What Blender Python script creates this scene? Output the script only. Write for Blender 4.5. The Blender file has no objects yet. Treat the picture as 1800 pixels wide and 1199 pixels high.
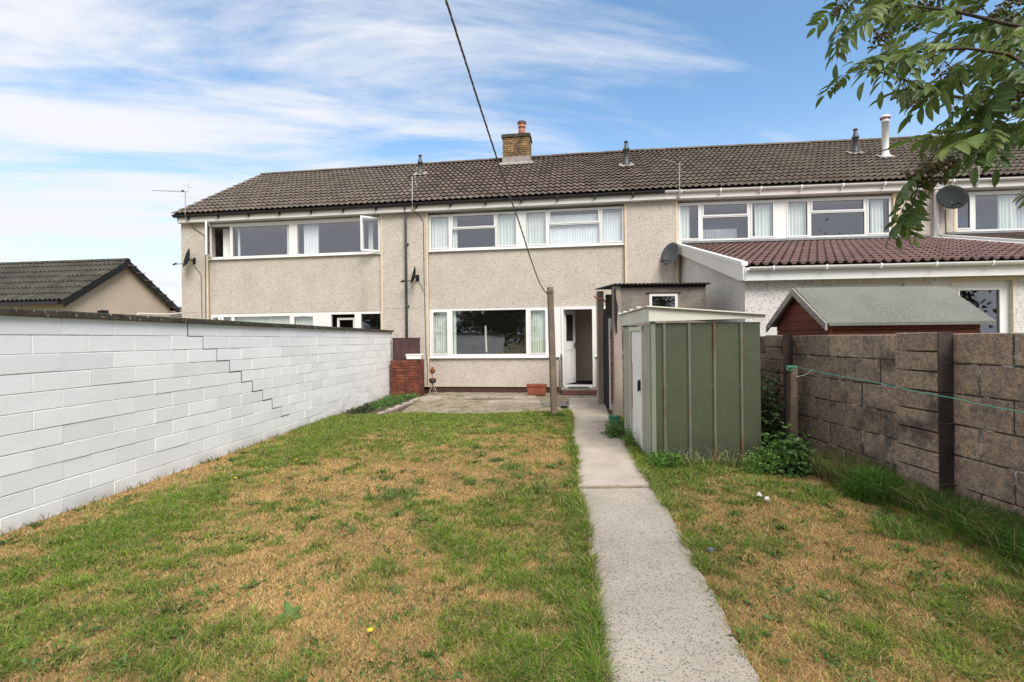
import bpy, bmesh, math, random
import numpy as np
from mathutils import Vector, Matrix, Euler
random.seed(7); rng = np.random.default_rng(7)
PI = math.pi
scene = bpy.context.scene
COL = scene.collection

# ------------------------------------------------------------------ camera
cam_d = bpy.data.cameras.new('camera'); cam = bpy.data.objects.new('camera', cam_d); COL.objects.link(cam)
cam.location = (0, 0, 1.5)
cam.rotation_euler = (Matrix.Rotation(PI/2, 3, 'X') @ Matrix.Rotation(-0.0105, 3, 'Z')).to_euler()
cam_d.sensor_width = 36; cam_d.lens = 17.0; cam_d.shift_y = -2.5/1800
cam_d.clip_start = 0.05; cam_d.clip_end = 2000
scene.camera = cam

# ------------------------------------------------------------------ world, sun, exposure
SUN_EL, SUN_AZ = math.radians(47), math.radians(154)      # azimuth measured clockwise from +Y
world = bpy.data.worlds.new('World'); scene.world = world; world.use_nodes = True
wn, wl = world.node_tree.nodes, world.node_tree.links
wn.clear()
def wnode(t, **k):
    n = wn.new(t)
    for a, b in k.items(): setattr(n, a, b)
    return n
def wmath(op, a, b=None, clamp=False):
    n = wnode('ShaderNodeMath', operation=op); n.use_clamp = clamp
    for i, v in enumerate((a, b)):
        if v is None: continue
        if isinstance(v, (int, float)): n.inputs[i].default_value = v
        else: wl.new(v, n.inputs[i])
    return n.outputs[0]
sky = wnode('ShaderNodeTexSky', sky_type='NISHITA'); sky.sun_disc = False
sky.sun_elevation = SUN_EL; sky.sun_rotation = SUN_AZ; sky.air_density = 1.0; sky.dust_density = 0.6; sky.ozone_density = 2.5
tc = wnode('ShaderNodeTexCoord')
sep = wnode('ShaderNodeSeparateXYZ'); wl.new(tc.outputs['Generated'], sep.inputs[0])
X, Y, Z = sep.outputs
zc = wmath('MAXIMUM', Z, 0.02)
den = wmath('ADD', zc, 0.16)
cu = wmath('DIVIDE', X, den); cv = wmath('DIVIDE', Y, den)
comb = wnode('ShaderNodeCombineXYZ')
# wisps run from the lower left to the upper right of the view
wl.new(wmath('ADD', wmath('MULTIPLY', cu, 0.55), wmath('MULTIPLY', cv, 0.10)), comb.inputs[0])
wl.new(wmath('SUBTRACT', wmath('MULTIPLY', cv, 1.7), wmath('MULTIPLY', cu, 0.35)), comb.inputs[1])
n1 = wnode('ShaderNodeTexNoise'); n1.inputs['Scale'].default_value = 1.35; n1.inputs['Detail'].default_value = 9
n1.inputs['Roughness'].default_value = 0.62; n1.inputs['Distortion'].default_value = 0.35
wl.new(comb.outputs[0], n1.inputs['Vector'])
n2 = wnode('ShaderNodeTexNoise'); n2.inputs['Scale'].default_value = 0.45; n2.inputs['Detail'].default_value = 3
wl.new(comb.outputs[0], n2.inputs['Vector'])
# the bank of cirrus lies to the west (-X)
west = wmath('MULTIPLY', wmath('DIVIDE', X, wmath('ADD', wmath('ABSOLUTE', Y), 0.25)), -0.19)
dens = wmath('ADD', wmath('ADD', wmath('MULTIPLY', n1.outputs[0], 1.0), wmath('MULTIPLY', n2.outputs[0], 0.45)), wmath('MINIMUM', wmath('MAXIMUM', west, -0.19), 0.19))
lowb = wmath('MULTIPLY', wmath('POWER', wmath('SUBTRACT', 1.0, zc), 9.0), 0.16)
dens = wmath('ADD', dens, lowb)
dens = wmath('ADD', dens, wmath('MINIMUM', wmath('MAXIMUM', wmath('MULTIPLY', Y, -0.7), 0.0), 0.30))   # broken cloud thickens to the south
dens = wmath('ADD', dens, wmath('MINIMUM', wmath('MAXIMUM', wmath('MULTIPLY', wmath('SUBTRACT', Z, 0.58), 0.9), 0.0), 0.22))  # unseen overhead cloud added for more ambient light
ramp = wnode('ShaderNodeMapRange'); ramp.interpolation_type = 'SMOOTHSTEP'
ramp.inputs['From Min'].default_value = 0.64; ramp.inputs['From Max'].default_value = 0.94
wl.new(dens, ramp.inputs['Value'])
hz = wnode('ShaderNodeMapRange'); hz.interpolation_type = 'SMOOTHSTEP'
hz.inputs['From Min'].default_value = 0.42; hz.inputs['From Max'].default_value = -0.02
hz.inputs['To Max'].default_value = 0.92
wl.new(Z, hz.inputs['Value'])
mask = wmath('MAXIMUM', ramp.outputs[0], hz.outputs[0])
# deepen the blue of the clear part to the photograph's hue
hs = wnode('ShaderNodeHueSaturation'); hs.inputs['Saturation'].default_value = 1.06; hs.inputs['Hue'].default_value = 0.492; hs.inputs['Value'].default_value = 1.0
wl.new(sky.outputs[0], hs.inputs['Color'])
mix = wnode('ShaderNodeMix', data_type='RGBA'); wl.new(mask, mix.inputs[0]); wl.new(hs.outputs[0], mix.inputs[6])
mix.inputs[7].default_value = (3.85, 3.92, 4.15, 1)
bg = wnode('ShaderNodeBackground'); bg.inputs['Strength'].default_value = 0.108
wl.new(mix.outputs[2], bg.inputs[0])
wo = wnode('ShaderNodeOutputWorld'); wl.new(bg.outputs[0], wo.inputs[0])

sd = bpy.data.lights.new('sun', 'SUN'); sun = bpy.data.objects.new('sun', sd); COL.objects.link(sun)
sd.energy = 2.15; sd.angle = math.radians(34); sd.color = (1.0, 0.955, 0.89)
sdir = Vector((math.sin(SUN_AZ)*math.cos(SUN_EL), math.cos(SUN_AZ)*math.cos(SUN_EL), math.sin(SUN_EL)))
sun.rotation_euler = sdir.to_track_quat('Z', 'Y').to_euler(); sun.location = sdir*50

scene.view_settings.view_transform = 'Standard'; scene.view_settings.look = 'None'
scene.view_settings.exposure = 1.15; scene.view_settings.gamma = 1.0; scene.view_settings.use_curve_mapping = False

# ------------------------------------------------------------------ materials
def nmat(name):
    m = bpy.data.materials.new(name); m.use_nodes = True
    return m, m.node_tree.nodes, m.node_tree.links, m.node_tree.nodes['Principled BSDF']
def pmat(name, c1, c2=None, scale=3, rough=0.8, detail=5, stretch=(1,1,1), c3=None, s3=1.0, t3=(0.5, 0.7), c4=None, s4=40, t4=(0.6, 0.7),
         bump=0.0, bs=60, vary=0.0, metallic=0.0, spec=0.3, bdist=0.004, vor=False, st3=(1,1,1), zc=None, zr=(0, 1)):
    """two-tone noise + large stains (c3) + fine specks (c4) + bump, all fixed in the world"""
    m, n, l, p = nmat(name)
    p.inputs['Roughness'].default_value = rough; p.inputs['Metallic'].default_value = metallic
    p.inputs['Specular IOR Level'].default_value = spec
    g = n.new('ShaderNodeNewGeometry')
    def noise(sc, det=5, st=(1,1,1), r=0.6):
        mp = n.new('ShaderNodeMapping'); mp.inputs['Scale'].default_value = st; l.new(g.outputs['Position'], mp.inputs[0])
        t = n.new('ShaderNodeTexNoise'); t.inputs['Scale'].default_value = sc; t.inputs['Detail'].default_value = det
        t.inputs['Roughness'].default_value = r; l.new(mp.outputs[0], t.inputs['Vector']); return t.outputs[0]
    def rng_(src, a, b):
        r = n.new('ShaderNodeMapRange'); r.interpolation_type = 'SMOOTHSTEP'
        r.inputs['From Min'].default_value = a; r.inputs['From Max'].default_value = b; l.new(src, r.inputs['Value']); return r.outputs[0]
    def mixc(f, a, b):
        x = n.new('ShaderNodeMix'); x.data_type = 'RGBA'
        l.new(f, x.inputs[0])
        for i, v in ((6, a), (7, b)):
            if isinstance(v, tuple): x.inputs[i].default_value = (*v, 1)
            else: l.new(v, x.inputs[i])
        return x.outputs[2]
    c2 = c2 or tuple(v*0.8 for v in c1)
    col = mixc(rng_(noise(scale, detail, stretch), 0.3, 0.7), c1, c2)
    if c3: col = mixc(rng_(noise(s3, 7, st3, 0.7), *t3), col, c3)
    if c4:
        if vor:
            v = n.new('ShaderNodeTexVoronoi'); v.inputs['Scale'].default_value = s4; l.new(g.outputs['Position'], v.inputs['Vector'])
            sp = n.new('ShaderNodeSeparateColor'); l.new(v.outputs['Color'], sp.inputs[0])
            col = mixc(rng_(sp.outputs[0], *t4), col, c4)
        else: col = mixc(rng_(noise(s4, 3, (1,1,1), 0.75), *t4), col, c4)
    if zc:
        sx = n.new('ShaderNodeSeparateXYZ'); l.new(g.outputs['Position'], sx.inputs[0])
        mm = n.new('ShaderNodeMath'); mm.operation = 'MULTIPLY'; l.new(rng_(sx.outputs[2], *zr), mm.inputs[0]); l.new(rng_(noise(2.2, 6), 0.3, 0.6), mm.inputs[1])
        col = mixc(mm.outputs[0], col, zc)
    if vary:
        oi = n.new('ShaderNodeObjectInfo'); mr = n.new('ShaderNodeMapRange'); l.new(oi.outputs['Random'], mr.inputs['Value'])
        mr.inputs['To Min'].default_value = 1-vary; mr.inputs['To Max'].default_value = 1+vary
        h = n.new('ShaderNodeHueSaturation'); l.new(mr.outputs[0], h.inputs['Value']); l.new(col, h.inputs['Color']); col = h.outputs[0]
    l.new(col, p.inputs['Base Color'])
    if bump:
        b = n.new('ShaderNodeBump'); b.inputs['Strength'].default_value = bump; b.inputs['Distance'].default_value = bdist
        l.new(noise(bs, 4, (1,1,1), 0.7), b.inputs['Height']); l.new(b.outputs[0], p.inputs['Normal'])
    return m

M = {}
M['dash'] = pmat('pebbledash', (.56,.505,.445), (.505,.45,.39), 2.0, .92, c3=(.40,.34,.275), s3=1.1, t3=(.52,.85), c4=(.25,.205,.165), s4=62, t4=(.55,1.15), vor=True, bump=.9, bs=60, bdist=.012, st3=(1,1,.18), vary=.03)
M['dash_grey'] = pmat('pale_pebbledash', (.70,.68,.65), (.64,.62,.59), 2.0, .92, c4=(.28,.255,.235), s4=58, t4=(.55,1.15), vor=True, bump=.9, bs=60, bdist=.012)
M['cream'] = pmat('cream_trim_paint', (.66,.55,.38), (.60,.49,.33), 4, .6)
M['upvc'] = pmat('white_upvc', (.74,.74,.73), (.71,.71,.70), 3, .35, spec=.5)
M['wood_white'] = pmat('white_painted_board', (.70,.69,.66), (.63,.62,.59), 5, .5, stretch=(.3,.3,3))
M['plinth'] = pmat('dark_brick_plinth', (.075,.035,.028), (.05,.03,.025), 6, .85, bump=.4)
M['tile_old'] = pmat('weathered_concrete_tile', (.15,.118,.094), (.105,.083,.067), 9, .92, c3=(.17,.15,.115), s3=2.2, t3=(.5,.75), c4=(.035,.03,.026), s4=70, t4=(.60,.72), vary=.16, bump=.5, bs=90)
M['tile_dark'] = pmat('dark_concrete_tile', (.14,.104,.086), (.092,.068,.058), 9, .92, c3=(.15,.115,.08), s3=1.4, t3=(.6,.8), c4=(.025,.02,.018), s4=70, t4=(.60,.72), vary=.25, bump=.5, bs=90)
M['tile_brown'] = pmat('brown_concrete_tile', (.15,.12,.093), (.105,.084,.066), 9, .92, c3=(.155,.135,.095), s3=1.8, t3=(.5,.75), c4=(.035,.03,.026), s4=70, t4=(.60,.72), vary=.16, bump=.5, bs=90)
M['tile_charcoal'] = pmat('charcoal_concrete_tile', (.075,.07,.058), (.05,.047,.04), 9, .92, c3=(.11,.10,.075), s3=2, t3=(.5,.75), vary=.2, bump=.5, bs=90)
M['tile_plum'] = pmat('plum_concrete_tile', (.25,.16,.14), (.20,.125,.11), 8, .8, vary=.12, bump=.3, bs=90)
M['felt_black'] = pmat('black_underlay', (.02,.018,.017), None, 5, .9)
M['mortar_grey'] = pmat('grey_mortar', (.33,.31,.28), (.24,.22,.20), 8, .95, bump=.6)
M['black_pvc'] = pmat('black_gutter', (.014,.014,.015), (.010,.010,.011), 4, .4, spec=.5)
M['grey_pvc'] = pmat('dark_grey_pipe', (.075,.078,.08), (.06,.062,.065), 4, .5, spec=.5)
M['lead'] = pmat('lead_flashing', (.16,.165,.18), (.11,.115,.125), 4, .6)
M['white_block'] = pmat('white_painted_block', (.83,.82,.80), (.78,.77,.75), 1.2, .75, c3=(.66,.66,.64), s3=.8, t3=(.58,.85), c4=(.60,.60,.58), s4=26, t4=(.68,.80), bump=.45, bs=30, vary=.06, bdist=.005, zc=(.52,.48,.41), zr=(.16,-.04))
M['white_mortar'] = pmat('white_painted_mortar', (.66,.65,.63), (.46,.45,.43), 6, .85, bump=.9, bs=30, bdist=.01)
M['crack'] = pmat('crack_shade', (.03,.028,.025), None, 5, .95)
M['coping'] = pmat('lichened_coping', (.075,.063,.046), (.035,.03,.024), 5, .95, c4=(.36,.33,.26), s4=22, t4=(.58,.68), bump=.9, bs=40, bdist=.008)
M['brown_block'] = pmat('brown_concrete_block', (.56,.405,.295), (.27,.21,.175), 26, .95, c3=(.085,.073,.065), s3=2.3, t3=(.48,.70), c4=(.11,.09,.075), s4=75, t4=(.50,.68), bump=1.0, bs=50, vary=.2, bdist=.016)
M['black_block'] = pmat('damp_black_block', (.085,.06,.05), (.03,.026,.024), 5, .9, c4=(.09,.06,.05), s4=40, t4=(.58,.7), bump=1.0, bs=50, vary=.2, bdist=.01)
M['brown_mortar'] = pmat('crumbling_mortar', (.085,.07,.06), (.05,.042,.037), 3, .95, c3=(.55,.50,.46), s3=4, t3=(.50,.60), bump=1.0, bs=40, bdist=.012)
M['conc_path'] = pmat('exposed_aggregate_concrete', (.46,.405,.34), (.37,.325,.27), 1.6, .92, c3=(.30,.255,.21), s3=1.8, t3=(.50,.78), c4=(.06,.052,.045), s4=165, t4=(.66,1.10), bump=.8, bs=110, bdist=.006, vor=True)
M['conc_smooth'] = pmat('worn_path_concrete', (.47,.405,.34), (.37,.32,.265), 2.0, .92, c3=(.24,.205,.17), s3=1.3, t3=(.54,.74), c4=(.15,.135,.12), s4=28, t4=(.60,.72), bump=.6, bs=50, bdist=.005)
M['patio'] = pmat('mossy_patio_concrete', (.34,.275,.21), (.22,.18,.135), 3, .95, c3=(.12,.14,.055), s3=3.2, t3=(.50,.62), c4=(.12,.10,.08), s4=18, t4=(.60,.72), bump=.8, bs=30, bdist=.01)
M['slab'] = pmat('paving_slab', (.38,.325,.27), (.28,.24,.195), 3, .92, c3=(.20,.19,.12), s3=2.5, t3=(.52,.68), c4=(.18,.16,.14), s4=20, t4=(.60,.74), vary=.12, bump=.5)
M['slab_dark'] = pmat('dark_paving_slab', (.20,.185,.175), (.155,.145,.135), 3, .92, vary=.1, bump=.5)
M['grey_render'] = pmat('weathered_cement_render', (.26,.225,.19), (.17,.15,.13), 2.4, .95, c3=(.08,.072,.064), s3=1.3, t3=(.52,.78), c4=(.045,.04,.036), s4=40, t4=(.56,.70), bump=.9, bs=45, bdist=.012)
M['rough_render'] = pmat('rough_pebble_render', (.085,.08,.075), (.055,.052,.05), 3, .95, c4=(.50,.49,.47), s4=30, t4=(.55,.64), bump=1.0, bs=36, bdist=.015)
M['jamb'] = pmat('brown_concrete_jamb', (.36,.30,.25), (.25,.21,.175), 4, .95, c4=(.11,.09,.08), s4=30, t4=(.6,.72), bump=.7, stretch=(1,1,.3))
M['corr'] = pmat('corrugated_sheet', (.045,.04,.038), (.03,.028,.027), 4, .85)
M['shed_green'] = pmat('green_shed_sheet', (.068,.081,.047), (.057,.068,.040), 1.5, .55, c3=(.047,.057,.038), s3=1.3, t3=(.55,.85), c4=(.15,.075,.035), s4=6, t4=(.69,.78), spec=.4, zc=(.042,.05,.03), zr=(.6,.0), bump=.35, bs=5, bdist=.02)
M['shed_rib'] = pmat('rusty_green_rib', (.135,.15,.11), (.11,.125,.088), 3, .55, c3=(.13,.08,.045), s3=1.6, t3=(.48,.60), st3=(3,3,1))
M['shed_front'] = pmat('lit_shed_front', (.45,.46,.38), (.39,.40,.33), 2.5, .55, c3=(.20,.15,.10), s3=3.2, t3=(.66,.78))  # front colour paled to carry the light on the path side
M['shed_post'] = pmat('dimmed_shed_post', (.21,.23,.17), (.18,.20,.145), 2.5, .55)  # darker copy of the front colour, offsetting the sun on this post
M['shed_trim'] = pmat('pale_shed_trim', (.62,.62,.54), (.54,.54,.47), 2.5, .55, c3=(.30,.27,.2), s3=3, t3=(.6,.8))
M['shed_white'] = pmat('white_shed_door', (.88,.88,.87), (.83,.83,.82), 2.5, .45, c4=(.28,.20,.14), s4=14, t4=(.70,.78))
M['rust'] = pmat('rust', (.25,.075,.035), (.14,.05,.03), 8, .9, bump=.5)
M['rust_pale'] = pmat('flaking_red_paint', (.33,.09,.05), (.5,.45,.38), 14, .9, bump=.5)
M['plank_red'] = pmat('red_stained_plank', (.185,.052,.032), (.12,.035,.024), 5, .7, stretch=(.6,.6,6), c3=(.24,.10,.06), s3=4, t3=(.62,.8), vary=.16, bump=.3)
M['felt_green'] = pmat('grey_green_roof_felt', (.155,.16,.14), (.13,.135,.118), 2, .95, c4=(.22,.23,.20), s4=50, t4=(.5,.7), c3=(.11,.115,.10), s3=1.6, t3=(.5,.8), bump=.8, bs=60)
M['barge'] = pmat('weathered_barge_board', (.34,.31,.28), (.22,.20,.18), 5, .8, stretch=(1,1,5), bump=.4)
M['cream_wall'] = pmat('cream_smooth_render', (.60,.50,.40), (.54,.45,.36), 1.0, .9, c3=(.42,.35,.27), s3=.6, t3=(.6,.85))
M['brick_red'] = pmat('red_brick', (.20,.06,.032), (.115,.038,.025), 7, .9, c3=(.05,.02,.018), s3=2.0, t3=(.55,.72), vary=.3, bump=.7, bs=60)
M['brick_yellow'] = pmat('yellow_lichened_brick', (.29,.19,.075), (.20,.125,.06), 6, .9, c3=(.07,.05,.04), s3=2.2, t3=(.50,.66), vary=.3, bump=.7)
M['plum_block'] = pmat('plum_painted_block', (.085,.04,.037), (.045,.028,.026), 3, .8, c4=(.17,.12,.11), s4=12, t4=(.62,.7), stretch=(2,2,.5), bump=.5)
M['mortar_dark'] = pmat('dark_mortar', (.07,.05,.042), (.045,.035,.03), 6, .95, bump=.6)
M['terracotta'] = pmat('terracotta', (.33,.10,.055), (.23,.07,.04), 5, .8, c3=(.12,.05,.03), s3=5, t3=(.6,.75))
M['pot_clay'] = pmat('chimney_pot_clay', (.50,.22,.14), (.40,.17,.11), 5, .8, c3=(.12,.08,.06), s3=4, t3=(.55,.75))
M['quarry'] = pmat('quarry_tile', (.20,.085,.075), (.15,.065,.058), 6, .6, vary=.1)
M['post'] = pmat('pitted_concrete_post', (.215,.165,.12), (.15,.115,.085), 5, .95, c4=(.07,.055,.045), s4=34, t4=(.54,.68), bump=1.0, bs=45, bdist=.01)
M['galv'] = pmat('galvanised_metal', (.42,.43,.44), (.33,.34,.35), 6, .4, metallic=.6, spec=.5)
M['alu'] = pmat('dull_aluminium', (.50,.49,.47), (.38,.37,.35), 6, .5, metallic=.4)
M['dish_grey'] = pmat('grey_dish', (.10,.107,.11), (.08,.085,.09), 3, .6, spec=.2)
M['dish_dark'] = pmat('dark_mesh_dish', (.022,.027,.025), (.03,.035,.032), 3, .8, spec=.1)
M['black_plastic'] = pmat('black_plastic', (.02,.02,.02), None, 5, .45)
M['rope'] = pmat('weathered_rope', (.16,.145,.125), (.10,.092,.08), 40, .9)
M['twine'] = pmat('green_twine', (.10,.38,.27), (.08,.30,.22), 10, .7)
M['curtain'] = pmat('pale_curtain', (.74,.77,.74), (.66,.70,.66), 2, .9)
M['curtain_green'] = pmat('sage_vertical_blind', (.66,.69,.61), (.54,.58,.50), 3, .9)
M['net'] = pmat('white_net_curtain', (.78,.80,.81), (.72,.75,.76), 2, .9)
M['room'] = pmat('room_paint', (.32,.29,.25), (.28,.25,.22), 1, .9)
M['hall'] = pmat('hall_paint', (.74,.64,.54), (.70,.60,.50), 1, .9)
M['dark_floor'] = pmat('dark_carpet', (.03,.03,.028), None, 2, .95)
M['mat_black'] = pmat('rubber_mat', (.025,.025,.025), None, 20, .9)
M['soil'] = pmat('garden_soil', (.11,.075,.048), (.07,.05,.033), 8, .95, c4=(.22,.16,.10), s4=30, t4=(.6,.72), bump=1.0, bs=40, bdist=.02)
M['ground'] = pmat('rough_grass_ground', (.13,.14,.05), (.20,.15,.075), 1.2, .95, bump=.8)
M['bark'] = pmat('rowan_bark', (.085,.065,.05), (.055,.042,.034), 20, .9, bump=.5)
M['berry'] = pmat('unripe_rowan_berry', (.075,.075,.022), (.085,.05,.022), 30, .5, spec=.4)
M['bin_green'] = pmat('teal_plastic', (.06,.30,.19), None, 5, .5)
M['stone_white'] = pmat('broken_white_plaster', (.72,.70,.68), (.45,.43,.40), 20, .9, bump=.5)

def leafmat(name, c1, c2, rough=.5, trans=.25):
    m, n, l, p = nmat(name)
    oi = n.new('ShaderNodeObjectInfo'); g = n.new('ShaderNodeNewGeometry')
    t = n.new('ShaderNodeTexNoise'); t.inputs['Scale'].default_value = 14; l.new(g.outputs['Position'], t.inputs['Vector'])
    ad = n.new('ShaderNodeMath'); ad.operation = 'ADD'; l.new(t.outputs[0], ad.inputs[0])
    mu = n.new('ShaderNodeMath'); mu.operation = 'MULTIPLY_ADD'; l.new(oi.outputs['Random'], mu.inputs[0]); mu.inputs[1].default_value = .5; mu.inputs[2].default_value = -.25
    l.new(mu.outputs[0], ad.inputs[1])
    mr = n.new('ShaderNodeMapRange'); l.new(ad.outputs[0], mr.inputs['Value']); mr.inputs['From Min'].default_value = .3; mr.inputs['From Max'].default_value = .7
    x = n.new('ShaderNodeMix'); x.data_type = 'RGBA'; l.new(mr.outputs[0], x.inputs[0]); x.inputs[6].default_value = (*c1, 1); x.inputs[7].default_value = (*c2, 1)
    p.inputs['Roughness'].default_value = rough; p.inputs['Specular IOR Level'].default_value = .4
    l.new(x.outputs[2], p.inputs['Base Color'])
    tr = n.new('ShaderNodeBsdfTranslucent'); l.new(x.outputs[2], tr.inputs[0])
    ms = n.new('ShaderNodeMixShader'); ms.inputs[0].default_value = trans
    l.new(p.outputs[0], ms.inputs[1]); l.new(tr.outputs[0], ms.inputs[2]); l.new(ms.outputs[0], n['Material Output'].inputs[0])
    return m
M['rowan_leaf'] = leafmat('rowan_leaf', (.07,.12,.028), (.165,.225,.06), .42, .42)
M['weed_leaf'] = leafmat('weed_leaf', (.06,.13,.025), (.12,.22,.05))
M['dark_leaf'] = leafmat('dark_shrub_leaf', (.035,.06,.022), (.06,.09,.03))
M['bright_leaf'] = leafmat('fresh_leaf', (.10,.21,.035), (.16,.29,.06))
M['tree_leaf'] = leafmat('tree_leaf', (.035,.06,.02), (.06,.10,.03))
# blades and lawn: colour of each blade / patch of turf comes from an attribute (blades: own colour; turf sheet: darkened as shade between blades)
def attrmat(name, rough, trans):
    m, n, l, p = nmat(name)
    a = n.new('ShaderNodeAttribute'); a.attribute_name = 'tint'
    p.inputs['Roughness'].default_value = rough; p.inputs['Specular IOR Level'].default_value = .2
    l.new(a.outputs['Color'], p.inputs['Base Color'])
    if trans:
        tr = n.new('ShaderNodeBsdfTranslucent'); l.new(a.outputs['Color'], tr.inputs[0])
        ms = n.new('ShaderNodeMixShader'); ms.inputs[0].default_value = trans
        l.new(p.outputs[0], ms.inputs[1]); l.new(tr.outputs[0], ms.inputs[2]); l.new(ms.outputs[0], n['Material Output'].inputs[0])
    return m
M['blade'] = attrmat('grass_blade', .6, .25)
M['turf'] = attrmat('turf', .95, 0)
# window glass: see-through with a sharp reflection
def glassmat(name, refl, tint):
    m = bpy.data.materials.new(name); m.use_nodes = True; n, l = m.node_tree.nodes, m.node_tree.links; n.clear()
    t = n.new('ShaderNodeBsdfTransparent'); t.inputs[0].default_value = (*tint, 1)
    g = n.new('ShaderNodeBsdfGlossy'); g.inputs['Roughness'].default_value = .015; g.inputs['Color'].default_value = (.9,.93,1,1)
    f = n.new('ShaderNodeFresnel'); f.inputs[0].default_value = 1.5
    a = n.new('ShaderNodeMath'); a.operation = 'ADD'; a.use_clamp = True; l.new(f.outputs[0], a.inputs[0]); a.inputs[1].default_value = refl
    ge = n.new('ShaderNodeNewGeometry'); no = n.new('ShaderNodeTexNoise'); no.inputs['Scale'].default_value = 1.6; l.new(ge.outputs['Position'], no.inputs['Vector'])
    b = n.new('ShaderNodeBump'); b.inputs['Strength'].default_value = .12; b.inputs['Distance'].default_value = .02; l.new(no.outputs[0], b.inputs['Height']); l.new(b.outputs[0], g.inputs['Normal'])
    bf = n.new('ShaderNodeMath'); bf.operation = 'SUBTRACT'; bf.inputs[0].default_value = 1; l.new(ge.outputs['Backfacing'], bf.inputs[1])   # only the outer face of a pane mirrors
    fm = n.new('ShaderNodeMath'); fm.operation = 'MULTIPLY'; l.new(a.outputs[0], fm.inputs[0]); l.new(bf.outputs[0], fm.inputs[1])
    s = n.new('ShaderNodeMixShader'); l.new(fm.outputs[0], s.inputs[0]); l.new(t.outputs[0], s.inputs[1]); l.new(g.outputs[0], s.inputs[2])
    o = n.new('ShaderNodeOutputMaterial'); l.new(s.outputs[0], o.inputs[0]); return m
M['glass'] = glassmat('window_glass', .15, (.97,.985,.985))

# ------------------------------------------------------------------ mesh helpers
class MB:
    def __init__(s, dx=0.0): s.v = []; s.f = []; s.dx = dx
    def add(s, vs, fs):
        b = len(s.v); s.v += [(v[0]-s.dx, v[1], v[2]) for v in vs]; s.f += [tuple(b+i for i in f) for f in fs]; return s
    def box(s, x0, x1, y0, y1, z0, z1):
        vs = [(x,y,z) for z in (z0,z1) for y in (y0,y1) for x in (x0,x1)]
        return s.add(vs, [(0,2,3,1),(4,5,7,6),(0,1,5,4),(2,6,7,3),(0,4,6,2),(1,3,7,5)])
    def quad(s, *p): return s.add(p, [tuple(range(len(p)))])
    def prism(s, poly, axis, a, b):
        """extrude a polygon given in the two other axes from a to b along axis"""
        n = len(poly)
        def mk(p, t): return (t, p[0], p[1]) if axis == 'x' else (p[0], t, p[1]) if axis == 'y' else (p[0], p[1], t)
        vs = [mk(p, a) for p in poly]+[mk(p, b) for p in poly]
        return s.add(vs, [tuple(range(n)), tuple(range(2*n-1, n-1, -1))]+[(i, i+n, (i+1) % n+n, (i+1) % n) for i in range(n)])
    def tube(s, pts, r, n=6, caps=True):
        pts = [Vector(p) for p in pts]; rs = r if isinstance(r, (list, tuple)) else [r]*len(pts)
        vs = []; up = Vector((0,0,1))
        for i, p in enumerate(pts):
            d = (pts[min(i+1, len(pts)-1)]-pts[max(i-1, 0)]).normalized()
            a = d.cross(up if abs(d.z) < .95 else Vector((1,0,0))).normalized(); b = d.cross(a)
            vs += [tuple(p+rs[i]*(a*math.cos(2*PI*k/n)+b*math.sin(2*PI*k/n))) for k in range(n)]
        fs = [(i*n+k, i*n+(k+1) % n, (i+1)*n+(k+1) % n, (i+1)*n+k) for i in range(len(pts)-1) for k in range(n)]
        if caps: fs += [tuple(range(n-1, -1, -1)), tuple((len(pts)-1)*n+k for k in range(n))]
        return s.add(vs, fs)
    def lathe(s, prof, c=(0,0,0), n=14, caps=True):
        vs = [(c[0]+r*math.cos(2*PI*k/n), c[1]+r*math.sin(2*PI*k/n), c[2]+z) for r, z in prof for k in range(n)]
        fs = [(i*n+k, i*n+(k+1) % n, (i+1)*n+(k+1) % n, (i+1)*n+k) for i in range(len(prof)-1) for k in range(n)]
        if caps: fs += [tuple(range(n-1, -1, -1)), tuple((len(prof)-1)*n+k for k in range(n))]
        return s.add(vs, fs)
    def mesh(s, name, mat, smooth=False, recalc=True):
        me = bpy.data.meshes.new(name); me.from_pydata(s.v, [], s.f)
        if recalc:
            bm = bmesh.new(); bm.from_mesh(me); bmesh.ops.recalc_face_normals(bm, faces=bm.faces); bm.to_mesh(me); bm.free()
        if smooth: me.polygons.foreach_set('use_smooth', [True]*len(me.polygons))
        me.materials.append(mat if not isinstance(mat, str) else M[mat]); me.update(); return me
    def build(s, name, mat, parent=None, smooth=False, loc=None, rot=None, recalc=True):
        return link(name, s.mesh(name, mat, smooth, recalc), parent, loc, rot)
def link(name, me, parent=None, loc=None, rot=None):
    o = bpy.data.objects.new(name, me); COL.objects.link(o)
    if parent is not None: o.parent = parent
    if loc is not None: o.location = loc
    if rot is not None: o.rotation_euler = rot
    return o
def tag(o, label, cat, group=None, kind=None):
    o['label'] = label
    if cat: o['category'] = cat
    if group: o['group'] = group
    if kind: o['kind'] = kind
    return o
def thing(name, label, cat, loc=(0,0,0), rotz=0, group=None):
    o = bpy.data.objects.new(name, None); o.empty_display_size = .1; COL.objects.link(o); o.location = loc; o.rotation_euler = (0,0,rotz)
    return tag(o, label, cat, group)
def struct(name, mb, mat, label=None):
    o = mb.build(name, mat); o['kind'] = 'structure'
    if label: o['label'] = label
    return o

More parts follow.
